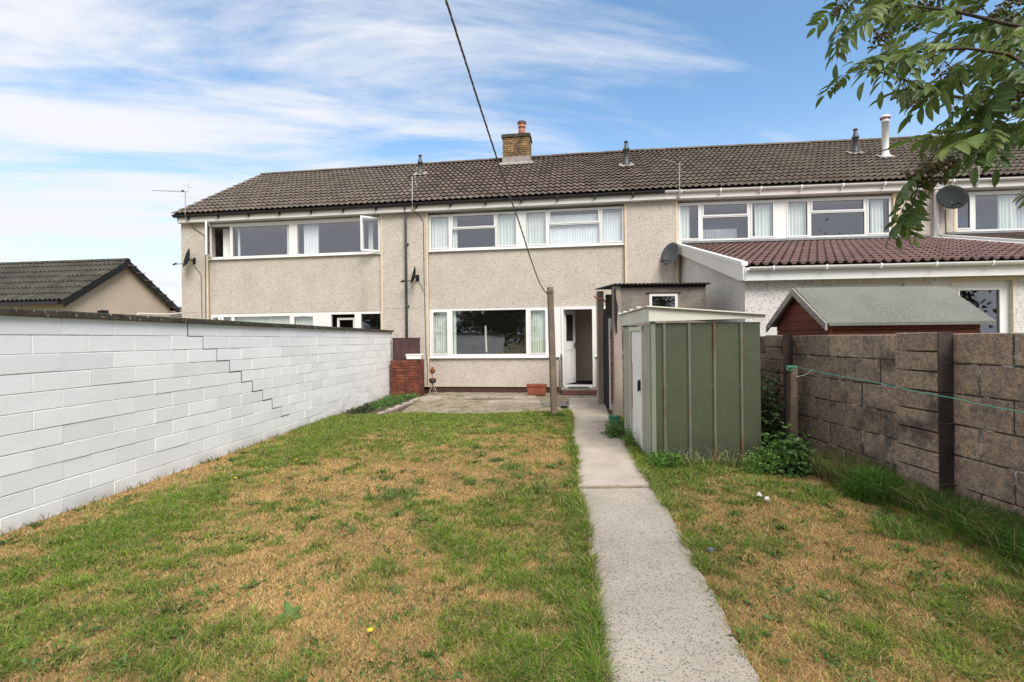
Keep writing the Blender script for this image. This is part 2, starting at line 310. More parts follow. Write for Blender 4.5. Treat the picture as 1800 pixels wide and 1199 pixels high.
_blk = {}
def block_mesh(name, lx, lz, dep, c, mat, var=0, cx=None):
    """a brick or block: front face towards -y, chamfered and slightly uneven"""
    key = (name, round(lx, 3), round(lz, 3), dep, mat, var)
    if key in _blk: return _blk[key]
    r = random.Random(hash((round(lx, 3), var)) & 0xffff)
    hx, hz = lx/2, lz/2
    j = lambda a: r.uniform(-a, a)
    cx = (c*.35 if mat == 'white_block' else c)
    fr = [(sx*(hx-cx)+j(cx*.5), j(c*.25), sz*(hz-c)+j(c*.5)) for sx, sz in ((-1,-1),(1,-1),(1,1),(-1,1))]
    ed = [(sx*hx, c*1.1, sz*hz) for sx, sz in ((-1,-1),(1,-1),(1,1),(-1,1))]
    bk = [(sx*hx, dep, sz*hz) for sx, sz in ((-1,-1),(1,-1),(1,1),(-1,1))]
    m = MB(); m.add(fr+ed+bk, [(0,1,2,3)]+[(4+i, 4+(i+1) % 4, (i+1) % 4, i) for i in range(4)]+[(8+i, 8+(i+1) % 4, 4+(i+1) % 4, 4+i) for i in range(4)])
    _blk[key] = m.mesh(name, mat); return _blk[key]
def coursed(parent, name, mat, p0, ang, L, z0, H, bl, bh, gap, dep, c=.006, jit=.002, phase=0.0, skip=None, matf=None, zj=0.0):
    """lay blocks in half bond along direction ang (0 = +x) starting at p0; outward is to the right of the direction"""
    n = int(round(H/bh)); d = Vector((math.cos(ang), math.sin(ang), 0)); out = Vector((math.sin(ang), -math.cos(ang), 0))
    objs = []
    for r in range(n):
        s = -bl + ((phase + (.5 if r % 2 else 0.0)) % 1.0)*bl
        while s < L-1e-4:
            a, b = max(s, 0), min(s+bl, L); s += bl
            if b-a < .03: continue
            if skip and skip((a+b)/2, r): continue
            mt = matf((a+b)/2, r) if matf else mat
            me = block_mesh(name, b-a-gap, bh-gap, dep, c, mt, random.randrange(4))
            p = Vector(p0)+d*(a+b)/2+out*(random.uniform(-jit, jit)); p.z = z0+bh*(r+.5)+random.uniform(-zj, zj)
            objs.append((link(name, me, parent, p, (random.uniform(-1,1)*jit*1.5, 0, ang+random.uniform(-1,1)*jit*1.2)), a, b, r))
    return objs

# ------------------------------------------------------------------ numpy noise
def vnoise(x, y, sc, seed=0):
    x = x*sc; y = y*sc; xi = np.floor(x).astype(int); yi = np.floor(y).astype(int); fx = x-xi; fy = y-yi
    fx = fx*fx*(3-2*fx); fy = fy*fy*(3-2*fy)
    def h(a, b):
        k = (a*374761393+b*668265263+seed*1442695041) & 0x7fffffff
        k = ((k ^ (k >> 13))*1274126177) & 0x7fffffff
        return ((k ^ (k >> 16)) & 0xffff)/65535.0
    return (h(xi,yi)*(1-fx)+h(xi+1,yi)*fx)*(1-fy)+(h(xi,yi+1)*(1-fx)+h(xi+1,yi+1)*fx)*fy
def fbm(x, y, sc, seed=0, o=4):
    t = 0; a = .5; s = 0
    for i in range(o): t = t+a*vnoise(x, y, sc*2**i, seed+i*17); s += a; a *= .6
    return t/s

# ------------------------------------------------------------------ the setting: ground, lawn, path, patio
m = MB(); m.quad((-400,-300,-.03),(400,-300,-.03),(400,600,-.03),(-400,600,-.03)); struct('ground', m, 'ground')
WALL_P = (-4.027, 3.788); WALL_A = math.radians(90-4.342)       # left wall: a point of its face and its direction
def wall_x(y): return WALL_P[0]+(y-WALL_P[1])*math.tan(math.radians(4.342))
def path_l(y): return .39+.101*(y-2.11)+.015*np.sin(y*2.3)
def path_r(y): return 1.07+.113*(y-2.1)+.02*np.sin(y*1.7+1)
RX = 3.75
def lawn_mask(x, y):
    left = (x > wall_x(y)) & (x < path_l(y)+.02) & (y < 9.74+.12*np.sin(x*2.1)+.08*(x > -2.4)) & (y > .6)
    right = (x > path_r(y)-.02) & (x < RX) & (y > .6) & (y < 9.2)
    return left | right
def greenness(x, y):
    """0 = parched straw, 1 = lush green, following the patches of the photograph"""
    n = fbm(x, y, .9, 3); n2 = fbm(x, y, 3.2, 9); n3 = fbm(x, y, 9.0, 21)
    g = .31+.85*(n-.5)+1.15*(n2-.5)+1.55*(n3-.5)
    G = lambda cx, cy, sx, sy, a: a*np.exp(-((x-cx)/sx)**2-((y-cy)/sy)**2)
    dw = x-wall_x(y)
    g += .55*np.exp(-((dw-.85-.03*(y-4))/.38)**2)*(y > 3)*1.0+.30*np.exp(-((dw-.8)/.6)**2)*(y <= 3)
    g -= .42*np.exp(-(dw/.30)**2)*(y < 7.5)
    g += .85/(1+np.exp(-(y-8.1-.25*np.sin(x*3))*3.5))*(x < path_l(y)+.1)*(.55+.45*(x < -.9)+.25*(y > 9.0))
    g += .50*np.exp(-((x-path_l(y)+.02)/.17)**2)*(x < path_l(y)+.05)
    g += G(.05, 2.5, .32, .55, .45)+G(-.25, 3.5, .5, .6, .33)+G(-.95, 4.2, .35, .3, .35)+G(-1.5, 2.3, .5, .4, .15)+G(-.1, 4.3, .6, .5, .25)
    g -= G(-.3, 5.4, 1.2, .7, .30)+G(-1.9, 5.2, .8, 1.1, .30)+G(-1.6, 3.2, .5, .7, .25)+G(-.75, 2.35, .35, .25, .15)
    rt = x > path_r(y)-.05
    g = np.where(rt, .15+.75*(n-.5)+1.2*(n2-.5)+1.5*(n3-.5)+.35*np.exp(-((x-path_r(y)-.12)/.14)**2)+.95*np.exp(-((x-3.75)/.5)**2)*(y < 5)
                 + .75/(1+np.exp(-(y-5.15-.35*(x-2.2))*6))+G(1.75, 2.5, .4, .3, .30)+G(2.4, 2.6, .3, .4, .2), g)
    return np.clip(g, 0, 1)
def turf_colour(g, k, dark):
    straw = np.array([.69,.49,.225]); straw2 = np.array([.37,.22,.080]); grn = np.array([.225,.320,.036]); grn2 = np.array([.075,.145,.020])
    a = straw*(1-k[:,None])+straw2*k[:,None]; b = grn*(1-k[:,None])+grn2*k[:,None]
    w = np.clip((g-.30)/.42, 0, 1)[:,None]
    return (a*(1-w)+b*w)*dark[:,None]
# turf sheet
def turf_sheet():
    xs = np.arange(-4.6, 3.76, .05); ys = np.arange(.4, 9.95, .05)
    Xg, Yg = np.meshgrid(xs, ys); x = Xg.ravel(); y = Yg.ravel()
    z = .012*(fbm(x, y, 1.5, 5)-.5)+.02*(fbm(x, y, 6, 8)-.5)
    keep = np.ones_like(x, bool)
    nx, ny = len(xs), len(ys)
    me = bpy.data.meshes.new('lawn'); vs = np.stack([x, y, z], 1)
    fs = []
    for j in range(ny-1):
        for i in range(nx-1):
            cx, cy = xs[i]+.025, ys[j]+.025
            if cx < wall_x(cy)-.1 or (path_l(cy)+.06 < cx < path_r(cy)-.06) or (cx < path_l(cy) and cy > 9.8): continue
            a = j*nx+i; fs.append((a, a+1, a+nx+1, a+nx))
    me.from_pydata(vs.tolist(), [], fs)
    g = greenness(x, y); k = fbm(x, y, 14, 31)
    c = turf_colour(g, k, .28+.22*fbm(x, y, 30, 77))  # sheet colour darkened to paint the shade between blades
    at = me.color_attributes.new('tint', 'FLOAT_COLOR', 'POINT'); at.data.foreach_set('color', np.concatenate([c, np.ones((len(c),1))], 1).ravel())
    me.materials.append(M['turf']); me.polygons.foreach_set('use_smooth', [True]*len(me.polygons))
    o = link('lawn', me); o['kind'] = 'structure'
turf_sheet()
def blades(name, x, y, h, wd, col, lean=.5, z0=None, curl=1.0):
    """one joined mesh of bent tapered blades"""
    n = len(x); az = rng.uniform(0, 2*PI, n); la = rng.uniform(0, 2*PI, n); ln = h*lean*rng.uniform(.2, 1.3, n)
    wx, wy = np.cos(az)*wd/2, np.sin(az)*wd/2; dx, dy = np.cos(la)*ln, np.sin(la)*ln
    z = np.zeros(n)-.005 if z0 is None else z0
    V = np.empty((n, 5, 3))
    V[:,0] = np.stack([x-wx, y-wy, z], 1); V[:,1] = np.stack([x+wx, y+wy, z], 1)
    V[:,2] = np.stack([x-wx*.8+dx*.35, y-wy*.8+dy*.35, z+h*.6], 1); V[:,3] = np.stack([x+wx*.8+dx*.35, y+wy*.8+dy*.35, z+h*.6], 1)
    V[:,4] = np.stack([x+dx*curl, y+dy*curl, z+h*(1-.15*curl)], 1)
    me = bpy.data.meshes.new(name); me.vertices.add(n*5); me.vertices.foreach_set('co', V.ravel())
    base = (np.arange(n)*5)[:,None]
    q = base+np.array([0,1,3,2]); t = base+np.array([2,3,4])
    loops = np.concatenate([q, t], 1).ravel(); me.loops.add(n*7); me.loops.foreach_set('vertex_index', loops)
    me.polygons.add(n*2); st = (np.arange(n)*7)[:,None]+np.array([0,4]); me.polygons.foreach_set('loop_start', st.ravel())
    me.update(calc_edges=True)
    C = np.repeat(np.concatenate([col, np.ones((n,1))], 1), 5, 0)
    at = me.color_attributes.new('tint', 'FLOAT_COLOR', 'POINT'); at.data.foreach_set('color', C.ravel())
    me.materials.append(M['blade']); return link(name, me)
def scatter(n, x0, x1, y0, y1, p=1.9):
    """points whose density falls with distance so that far turf is not wasted"""
    u = rng.uniform(0, 1, n); e = 1-p; y = (y0**e+u*(y1**e-y0**e))**(1/e)
    return rng.uniform(x0, x1, n), y
def lawn_blades():
    x, y = scatter(1900000, -4.6, 3.74, 1.25, 9.95, 1.55)
    vis = np.abs(x) < 1.10*y+.2
    k = lawn_mask(x, y) & vis
    # the shed stands here
    k &= ~((x > 1.68) & (x < 3.0) & (y > 5.85) & (y < 7.7)); x, y = x[k], y[k]
    edge = np.minimum(np.abs(x-path_l(y)), np.abs(x-path_r(y)))
    g = greenness(x, y)+rng.normal(0, .22, len(x)); g = np.clip(g, 0, 1)
    gm = np.clip((g-.3)/.42, 0, 1)
    h = (.022+.022*gm+.022*np.clip(greenness(x, y)-.6, 0, 1))*rng.uniform(.6, 1.5, len(x))*(1+.6*np.exp(-(edge/.06)**2)*gm)
    h = np.where((x > 3.2)&(y < 5.0), h*1.7, h)
    wd = (.0019+.0006*y)*rng.uniform(.7, 1.3, len(x))*(1-.2*(1-gm))
    c = turf_colour(g, rng.uniform(0, 1, len(x)), rng.uniform(.6, 1.4, len(x))*(.72+.56*fbm(x, y, 5.0, 123))*(.8+.4*fbm(x, y, 1.1, 140)))
    pale = rng.uniform(0, 1, len(x)) < .12; c[pale] = np.array([.55,.40,.22])*rng.uniform(.8,1.1,(pale.sum(),1))
    print('lawn blades', len(x)); o = blades('lawn_grass', x, y, h, wd, c, lean=1.2)
    tag(o, 'patchy lawn grass, straw brown with greener bands along the walls and path', 'grass', kind='stuff')
lawn_blades()
def tufts():
    """coarser darker tufts and clover-like ground weeds dotted over the lawn"""
    cx, cy = scatter(1300, -4.4, 3.6, 1.3, 9.4, 1.6)
    k = lawn_mask(cx, cy) & (np.abs(cx) < 1.1*cy); k &= ~((cx > 1.6) & (cy > 5.7)); cx, cy = cx[k], cy[k]
    n = 34; r = rng.uniform(.02, .085, len(cx))
    x = np.repeat(cx, n)+rng.normal(0, 1, len(cx)*n)*np.repeat(r, n); y = np.repeat(cy, n)+rng.normal(0, 1, len(cx)*n)*np.repeat(r, n)
    k = lawn_mask(x, y); tone = np.repeat(rng.uniform(.6, 1.35, len(cx)), n)[k]; big = np.repeat(rng.uniform(.7, 1.8, len(cx)), n)[k]; x, y = x[k], y[k]
    c = np.array([.070,.145,.026])*tone[:,None]*rng.uniform(.8, 1.3, (len(x),1))
    o = blades('lawn_weeds', x, y, .030*big*rng.uniform(.5,1.3,len(x)), (.005+.0006*y)*big*rng.uniform(.7,1.3,len(x)), c, lean=1.5)
    tag(o, 'dark green tufts and small broad weeds dotted through the dry lawn', 'weeds', kind='stuff')
tufts()
def long_grass():
    parts = []
    def area(n, x0, x1, y0, y1, h, tone, keep=None):
        x = rng.uniform(x0, x1, n); y = rng.uniform(y0, y1, n)
        if keep is not None: k = keep(x, y); x, y = x[k], y[k]
        parts.append((x, y, h*rng.uniform(.5, 1.2, len(x)), tone))
    area(4500, 2.75, 3.3, 2.4, 4.7, .11, (.13,.21,.04), lambda x, y: fbm(x, y, 2.2, 44) > .47)
    area(17000, 3.05, 3.74, 1.5, 4.9, .25, (.085,.155,.03), lambda x, y: (x > 3.60-.38*np.clip(fbm(x*0, y, 1.3, 4)*1.6, 0, 1)) )
    area(1500, 3.2, 3.72, 4.6, 5.5, .30, (.16,.19,.06))
    area(170, 3.25, 3.7, 3.3, 5.7, .34, (.26,.27,.11))
    area(140, 1.75, 2.9, 5.5, 5.75, .24, (.26,.26,.12))
    area(900, 1.60, 1.90, 5.45, 5.78, .15, (.10,.20,.035))
    area(1200, 1.9, 3.0, 5.55, 5.75, .09, (.10,.17,.035))
    area(700, 2.0, 3.2, 5.3, 5.7, .06, (.12,.18,.04))
    area(1100, .30, .50, 2.0, 2.6, .085, (.115,.215,.035), lambda x, y: x < path_l(y)+.03)
    area(900, .40, 1.15, 3.0, 9.3, .085, (.105,.195,.035), lambda x, y: np.abs(x-path_l(y)+.03) < .06)
    area(450, 1.55, 1.75, 6.5, 8.9, .10, (.11,.20,.035), lambda x, y: np.abs(x-path_r(y)) < .08)
    area(500, .62, .98, 9.2, 9.45, .12, (.10,.19,.03))
    area(260, -1.25, -.95, 4.45, 4.8, .11, (.10,.20,.045))
    area(120, .20, .36, 4.6, 4.9, .12, (.10,.18,.04))
    area(420, .68, 1.38, 4.775, 4.84, .035, (.36,.27,.13))
    area(1500, -2.3, 1.0, 9.85, 11.3, .028, (.13,.17,.045), lambda x, y: fbm(x, y, 2.6, 91) > .5)
    area(900, 1.0, 1.75, 2.0, 6.4, .07, (.16,.20,.05), lambda x, y: np.abs(x-path_r(y)-.01) < .05)
    for x, y in ((-1.35,4.55),(-.45,5.0),(.45,5.6),(-1.9,5.6),(-.2,5.95),(-3.1,7.2)): area(110, x-.06, x+.06, y-.06, y+.06, .065, (.08,.17,.03))
    yy = rng.uniform(3.4, 12.6, 400); parts.append((wall_x(yy)+rng.uniform(.01,.07,400), yy, .09*rng.uniform(.3,1.3,400), (.17,.15,.06)))
    x = np.concatenate([p[0] for p in parts]); y = np.concatenate([p[1] for p in parts]); h = np.concatenate([p[2] for p in parts])
    c = np.concatenate([np.tile(np.array(p[3]), (len(p[0]),1)) for p in parts])*rng.uniform(.65,1.35,(len(x),1))
    dry = rng.uniform(0,1,len(x)) < .08; c[dry] = np.array([.40,.30,.15])
    o = blades('long_grass', x, y, h, .0032+.0007*y, c, lean=1.0, curl=1.15)
    tag(o, 'unmown long green grass along the foot of the brown wall, shed and path edge', 'grass', kind='stuff')
long_grass()

# concrete path: poured bays, each a slab of its own
def path_bay(y0, y1, z, mat, tilt=0):
    m = MB(); N = max(2, int((y1-y0)/.07)); L = []; Rr = []
    for i in range(N+1):
        y = y0+(y1-y0)*i/N; L.append((float(path_l(y))+random.uniform(-.012,.012), y)); Rr.append((float(path_r(y))+random.uniform(-.018,.018), y))
    for i in range(N):
        zz = z+tilt*(i/N)
        a, b, c, d = L[i], Rr[i], Rr[i+1], L[i+1]; z1 = z+tilt*((i+1)/N)
        vs = [(*a,zz),(*b,zz),(*c,z1),(*d,z1),(a[0]-.02,a[1],-.02),(b[0]+.02,b[1],-.02),(c[0]+.02,c[1],-.02),(d[0]-.02,d[1],-.02)]
        f = [(0,1,2,3),(1,5,6,2),(0,3,7,4)]
        if i == 0: f.append((0,4,5,1))
        if i == N-1: f.append((3,2,6,7))
        m.add(vs, f)
    return m, mat
m, mt = path_bay(.3, 4.78, .020, 'conc_path'); path = struct('path', m, mt)
m, mt = path_bay(4.83, 8.3, .034, 'conc_smooth', -.01); m.build('path_bay', mt, path)
m, mt = path_bay(8.32, 12.15, .022, 'conc_smooth', .01); m.build('path_bay', mt, path)
m = MB()
for i in range(9):                                                  # weedy crack lip
    m.box(.65+i*.08, .74+i*.08, 4.782, 4.828, -.01, .006+random.uniform(0,.008))
m.build('joint_filling', 'soil', path)
# patio
m = MB(); m.box(-2.35, 1.05, 9.86, 13.95, -.02, .006); m.box(1.05, 4.0, 11.6, 13.95, -.02, .004); patio = struct('patio', m, 'patio')
def slab(x0, x1, y0, y1, mat, z=.018):
    g = .008; m = MB(); m.box(x0+g, x1-g, y0+g, y1-g, -.01, z-.006); m.box(x0+g+.006, x1-g-.006, y0+g+.006, y1-g-.006, z-.006, z)
    return m.build('paving_slab', mat, patio, rot=(random.uniform(-.003,.003), random.uniform(-.003,.003), 0))
x = -2.4
while x < 1.2:
    w = random.choice((.6,.6,.9)); fy = 13.528-.14*(x+w)
    slab(x, x+w, 12.1, 12.72, 'slab'); slab(x, x+w, 12.72, min(13.32, fy-.02), 'slab'); x += w
x = -1.2
while x < 1.0:
    slab(x, min(x+.62, 1.25), 11.35, 11.95, 'slab_dark' if x > .2 else 'slab', .016); x += .62
for x0, y0 in ((.05,10.7),(.66,10.7)): slab(x0, x0+.58, y0, y0+.55, 'slab_dark', .010)
# soil bed with stone edging along the end of the white wall
m = MB(); m.quad((-3.9,9.5,.004),(-2.38,9.9,.004),(-2.30,13.2,.004),(-3.6,13.2,.004)); soil = struct('soil_bed', m, 'soil')
for i in range(11):
    t = i/10; me = block_mesh('edging_stone', .22, .07, .10, .02, 'slab', i % 4)
    link('edging_stone', me, soil, (-2.62+.30*t, 9.8+2.3*t, .02), (random.uniform(-.2,.2), random.uniform(-.1,.1), math.radians(83)+random.uniform(-.15,.15)))

# ------------------------------------------------------------------ left wall: white painted blocks
def left_wall():
    t = thing('garden_wall', 'long white painted block wall with a stepped crack along the left of the lawn', 'wall', (*WALL_P, 0), WALL_A)
    L0, L1, H = -3.5, 9.56, 1.75
    m = MB(); m.box(L0, L1, .0062, .16, 0, H); m.build('wall_core', 'white_mortar', t)     # local: x along the wall, -y = garden side
    # joints measured at distance 0, .5, 1.0 ... on the top course
    objs = coursed(t, 'block', 'white_block', (L0, 0, 0), 0, L1-L0, -.02, 11*.16, .5, .16, .006, .15, .0035, .0026, phase=0, zj=.0014)
    # local outward for ang 0 is -y, which after rotation is the garden side
    cr = MB()
    top = 10
    for k in range(9):
        r = top-k; xj = 2.0+.25*k; z1 = -.02+.16*(r+1); z0 = z1-.16
        w = random.uniform(.008,.012) if k < 6 else .006
        cr.box(xj-w/2, xj+w/2, -.0012, .012, z0, z1-.001)  # dark strip laid over the blocks, painting the shade inside the crack
        cr.box(xj+w/2, xj+.25-w/2, -.0015, .012, z0-.004, z0+.005)
    cr.build('crack', 'crack', t)
    for i in range(14):                                            # coping slabs
        a = L0+i*.95; b = min(a+.95, L1+.02)
        m = MB(); z = H-.012+random.uniform(-.003,.004)
        m.prism([(-.045,z),(.20,z),(.20,z+.045),(.19,z+.055),(-.035,z+.055),(-.045,z+.045)], 'x', a+.006, b-.006); m.build('coping_slab', 'coping', t)
left_wall()

# ------------------------------------------------------------------ right wall: brown concrete blocks with piers
def right_wall():
    t = thing('garden_wall', 'weathered brown concrete block wall with black stained piers on the right', 'wall', (RX, 9.395, 0), -PI/2)
    L = 8.6                                                        # local x runs towards the camera, local -y faces the garden
    m = MB(); m.box(0, L, .008, .20, -.02, 1.50); m.build('wall_core', 'brown_mortar', t)
    coursed(t, 'block', 'brown_block', (0,0,0), 0, L, -.04, 6*.26, .525, .26, .013, .19, .007, .004, phase=0.5, zj=.002)
    for yn in (6.93, 4.58):
        s = 9.395-yn
        for r in range(9):                                         # pier of alternating whole and split courses
            z0 = -.03+r*.1733; me = block_mesh('pier_block', .455, .163, .13, .008, 'brown_block', r % 4)
            link('pier_block', me, t, (s+.235, -.131+random.uniform(-.003,.003), z0+.087), (0,0,random.uniform(-.004,.004)))
        m = MB()
        for r in range(6): m.box(s+.463, s+.472, -.128, -.002, -.03+r*.26+.004, -.03+r*.26+.254)
        m.build('pier_end', 'black_block', t)
right_wall()

# ------------------------------------------------------------------ windows
def sash_ring(m, x0, x1, z0, z1, t, y0, y1):
    m.box(x0-t, x1+t, y0, y1, z1, z1+t); m.box(x0-t, x1+t, y0, y1, z0-t, z0); m.box(x0-t, x0, y0, y1, z0, z1); m.box(x1, x1+t, y0, y1, z0, z1)
def window(parent, dx, x0, x1, z0, z1, lights, y=.06, dep=.07, sash=.03, mat='upvc', sill=True, vent=True):
    """lights: (x0, x1, z0, z1, kind) clear openings; the frame fills the rest. kind: g glass, s glass in a raised sash, o open hole"""
    xs = sorted({x0, x1, *[l[0] for l in lights], *[l[1] for l in lights]}); m = MB(dx)
    for a, b in zip(xs, xs[1:]):
        cuts = [z0]; cover = sorted([(l[2], l[3]) for l in lights if l[0] <= a+1e-6 and l[1] >= b-1e-6])
        z = z0
        for c0, c1 in cover:
            if c0-z > 1e-4: m.box(a, b, y, y+dep, z, c0)
            z = c1
        if z1-z > 1e-4: m.box(a, b, y, y+dep, z, z1)
    if sill: m.prism([(y+.02,z0-.05),(y-.055,z0-.05),(y-.06,z0-.035),(y-.004,z0-.002),(y+.02,z0-.002)], 'x', x0-.02, x1+.02)
    w = m.build('window', mat, parent)
    for (a, b, c, d, k) in lights:
        if k == 'o': continue
        if k == 's':
            s = MB(dx); sash_ring(s, a+.028, b-.028, c+.028, d-.028, sash+.006, y-.014, y+.03)
            if vent and d-c > .6: s.box((a+b)/2-.13, (a+b)/2+.13, y-.022, y-.0142, d-.014, d+.006)
            s.build('sash', mat, w)
            g = MB(dx); g.box(a+.028, b-.028, y+.018, y+.024, c+.028, d-.028)
            q = MB(dx); sash_ring(q, a+.032, b-.032, c+.032, d-.032, .006, y+.008, y+.017); q.build('gasket', 'black_plastic', w)
        else:
            g = MB(dx); g.box(a, b, y+.03, y+.036, c, d)
            q = MB(dx); sash_ring(q, a+.006, b-.006, c+.006, d-.006, .006, y+.018, y+.029); q.build('gasket', 'black_plastic', w)
        g.build('pane', 'glass', w)
    return w
def curtain(w, dx, x0, x1, z0, z1, y=.155, mat='curtain', per=.09, amp=.022, flare=0.0):
    n = max(8, int((x1-x0)/per*8)); m = MB(dx); vs = []
    ph = random.uniform(0, 6)
    for i in range(n+1):
        t = i/n; x = x0+(x1-x0)*t
        yy = y+amp*math.sin(2*PI*x/per+ph+.8*math.sin(x*9))+amp*.4*math.sin(x*23)
        vs += [(x+flare*(t-.5), yy, z0), (x, yy*.6+y*.4, z1)]
    m.add(vs, [(2*i, 2*i+2, 2*i+3, 2*i+1) for i in range(n)])
    m.build('curtain', mat, w, smooth=True, recalc=False)

# ------------------------------------------------------------------ roof tiles
def tile_mesh(w, gauge, mat, rolls=2, hgt=.034, thick=.026):
    key = ('tile', w, gauge, mat)
    if key in _blk: return _blk[key]
    n = 6*rolls; m = MB(); vs = []; L = gauge*1.12
    for i in range(n+1):
        t = i/n; x = t*(w-.004); u = (t*rolls) % 1.0
        zz = hgt*max(0.0, math.sin(PI*min(1, u/.62)))**.8 if u < .62 else 0.0
        if i == n: zz = 0
        vs += [(x, 0, zz+.014), (x, L, zz-.004), (x, .003, zz+.014-thick*.5)]
    fs = []
    for i in range(n):
        a = i*3; fs += [(a, a+3, a+4, a+1), (a+2, a+5, a+3, a)]
    m.add(vs, fs); _blk[key] = m.mesh('tile', mat, recalc=False); return _blk[key]
def tiled_slope(roof, x0, x1, y0, z0, y1, z1, rows, cols, mat, hgt=.034, thick=.026, rolls=2, maxobj=300):
    """roof: parent part; tiles from eave (y0, z0) to ridge (y1, z1), x0..x1, in the parent's own frame"""
    sl = math.hypot(y1-y0, z1-z0); pitch = math.atan2(z1-z0, y1-y0); gauge = sl/rows; w = (x1-x0)/cols
    me = tile_mesh(round(w, 4), round(gauge, 4), mat, rolls, hgt, thick); cnt = 0
    for r in range(rows):
        for c in range(cols):
            if cnt >= maxobj: return
            cnt += 1; t = r*gauge
            o = link('tile', me, roof, (x0+c*w, y0+t*math.cos(pitch), z0+t*math.sin(pitch)+.012+random.uniform(-.0015,.0015)), (pitch-.062+random.uniform(-.008,.008), random.uniform(-.006,.006), random.uniform(-.006,.006)))

# ------------------------------------------------------------------ houses
TA, TB = math.atan(.14), math.atan(.095)
JA = 4.125                                                        # s of the kink on line A
OA = Vector((0, 13.528, 0)); dA = Vector((math.cos(TA), -math.sin(TA), 0))
OB = Vector((4.085, 12.956, 0)); dB = Vector((math.cos(TB), -math.sin(TB), 0))
def A_(s): return OA+dA*s
def B_(s): return OB+dB*s
EAVE_Y, EAVE_Z, RIDGE_Y, RIDGE_Z = -.27, 5.43, 3.9, 8.0
def house(name, label, frame, s0, s1, p0, p1, tiles, cols, gut_mat, upper, lower, group=None, lower_open=None, low_top=2.38, fascia='wood_white'):
    loc = A_(s0) if frame == 'A' else B_(s0)
    h = thing(name, label, 'house', loc, -(TA if frame == 'A' else TB), group); dx = s0
    D = 7.9
    # render: two piers, spandrel, base
    for a, b in ((s0, p0), (p1, s1)):
        m = MB(dx); m.box(a, b, 0, .30, .17, 2.425); m.box(a, b, .006, .30, 2.425, 2.440); m.box(a, b, 0, .30, 2.440, 5.17); m.build('pier_wall', 'dash', h)
    m = MB(dx); m.box(p0, p1, .07, .30, low_top, 4.065); m.build('spandrel_wall', 'dash', h)
    m = MB(dx)
    for a, b, za, zb in lower: m.box(a, b, .07, .30, za, zb)
    m.build('base_wall', 'dash', h)
    for a, b in ((p0-.055, p0), (p1, p1+.055)): m = MB(dx); m.box(a, b, -.008, .06, .17, 5.16); m.build('edge_trim', 'cream', h)
    m = MB(dx); segs = [(s0+.02, s1-.02)] if not lower_open else [(s0+.02, lower_open[0]), (lower_open[1], s1-.02)]
    for a, b in segs: m.box(a, b, .10, .32, -.02, .17)
    m.build('plinth', 'plinth', h)
    # other walls
    m = MB(dx); m.box(s0, s1, D-.1, D+.12, 0, 5.2); m.build('back_wall', 'dash', h)
    for x in (s0, s1-.12): 
        m = MB(dx); m.prism([(.30,0),(D-.1,0),(D-.1,5.2),(3.9,7.85),(.30,5.55),(.30,5.0)], 'x', x, x+.12); m.build('side_wall', 'dash', h)
    # inside
    m = MB(dx); m.box(s0+.13, s1-.13, .31, D-.12, 2.46, 2.58); m.box(s0+.13, s1-.13, .31, D-.12, 5.06, 5.15); m.box(s0+.13, s1-.13, 3.4, 3.5, .12, 2.45); m.box(s0+.13, s1-.13, 3.4, 3.5, 2.59, 5.05)
    m.box(s0+.13, s1-.13, .31, 3.39, .05, .11); m.build('interior', 'room', h)
    # roof
    m = MB(dx); a = .012
    m.prism([(EAVE_Y+.02, EAVE_Z-.035),(RIDGE_Y, RIDGE_Z-.03),(D+.3, EAVE_Z-.1),(D+.3, EAVE_Z-.2),(RIDGE_Y, RIDGE_Z-.14),(EAVE_Y+.02, EAVE_Z-.07)], 'x', s0-(.1 if s0 < -8 else 0), s1); roof = m.build('roof', 'felt_black', h)
    tiled_slope(roof, (-.1 if s0 < -8 else 0), s1-s0, EAVE_Y, EAVE_Z-.01, RIDGE_Y-.02, RIDGE_Z-.01, 14, cols, tiles)
    n = int((s1-s0)/.45); w = (s1-s0)/n; rm = MB(); k = 8; vs = []
    for x in (0, w*1.03):
        vs += [(x, .105*math.cos(PI*i/k), .085*math.sin(PI*i/k)-.01-(0 if x else -.004)) for i in range(k+1)]
    rm.add(vs, [(i, i+1, k+2+i, k+1+i) for i in range(k)]+[tuple(range(k+1)), tuple(range(2*k+1, k, -1))]); me = rm.mesh('ridge_tile', tiles)
    for i in range(n): link('ridge_tile', me, roof, (i*w, RIDGE_Y, RIDGE_Z+.005+random.uniform(-.004,.004)), (0, random.uniform(-.01,.01), 0))
    # eaves
    m = MB(dx); m.box(s0, s1, -.155, -.13, 5.18, 5.345); m.build('fascia', fascia, h)
    m = MB(dx); m.box(s0, s1, -.129, .30, 5.175, 5.19); m.build('soffit', fascia, h)
    g = MB(dx); gy, gz, gr = -.205, 5.375, .055; k = 8; vs = []
    for x in (s0-(.06 if s0 < -8 else 0), s1):
        vs += [(x, gy+gr*math.cos(PI+PI*i/k), gz+gr*math.sin(PI+PI*i/k)) for i in range(k+1)]+[(x, gy+(gr-.007)*math.cos(PI+PI*i/k), gz+(gr-.007)*math.sin(PI+PI*i/k)) for i in range(k, -1, -1)]
    N = 2*(k+1); g.add(vs, [(i, (i+1) % N, N+(i+1) % N, N+i) for i in range(N)]+[tuple(range(N)), tuple(range(2*N-1, N-1, -1))]); gut = g.build('gutter', gut_mat, h)
    x = s0+.4
    while x < s1:
        b = MB(dx); b.box(x, x+.035, gy-.058, gy+.045, gz-.075, gz-.045); b.box(x, x+.035, -.20, -.152, gz-.12, gz-.06); b.box(x-.002, x+.037, gy-.064, gy-.056, gz-.05, gz+.012)
        b.build('gutter_bracket', gut_mat, gut); x += 1.0
    ups = [window(h, dx, *u) for u in upper]
    return h, dx, ups

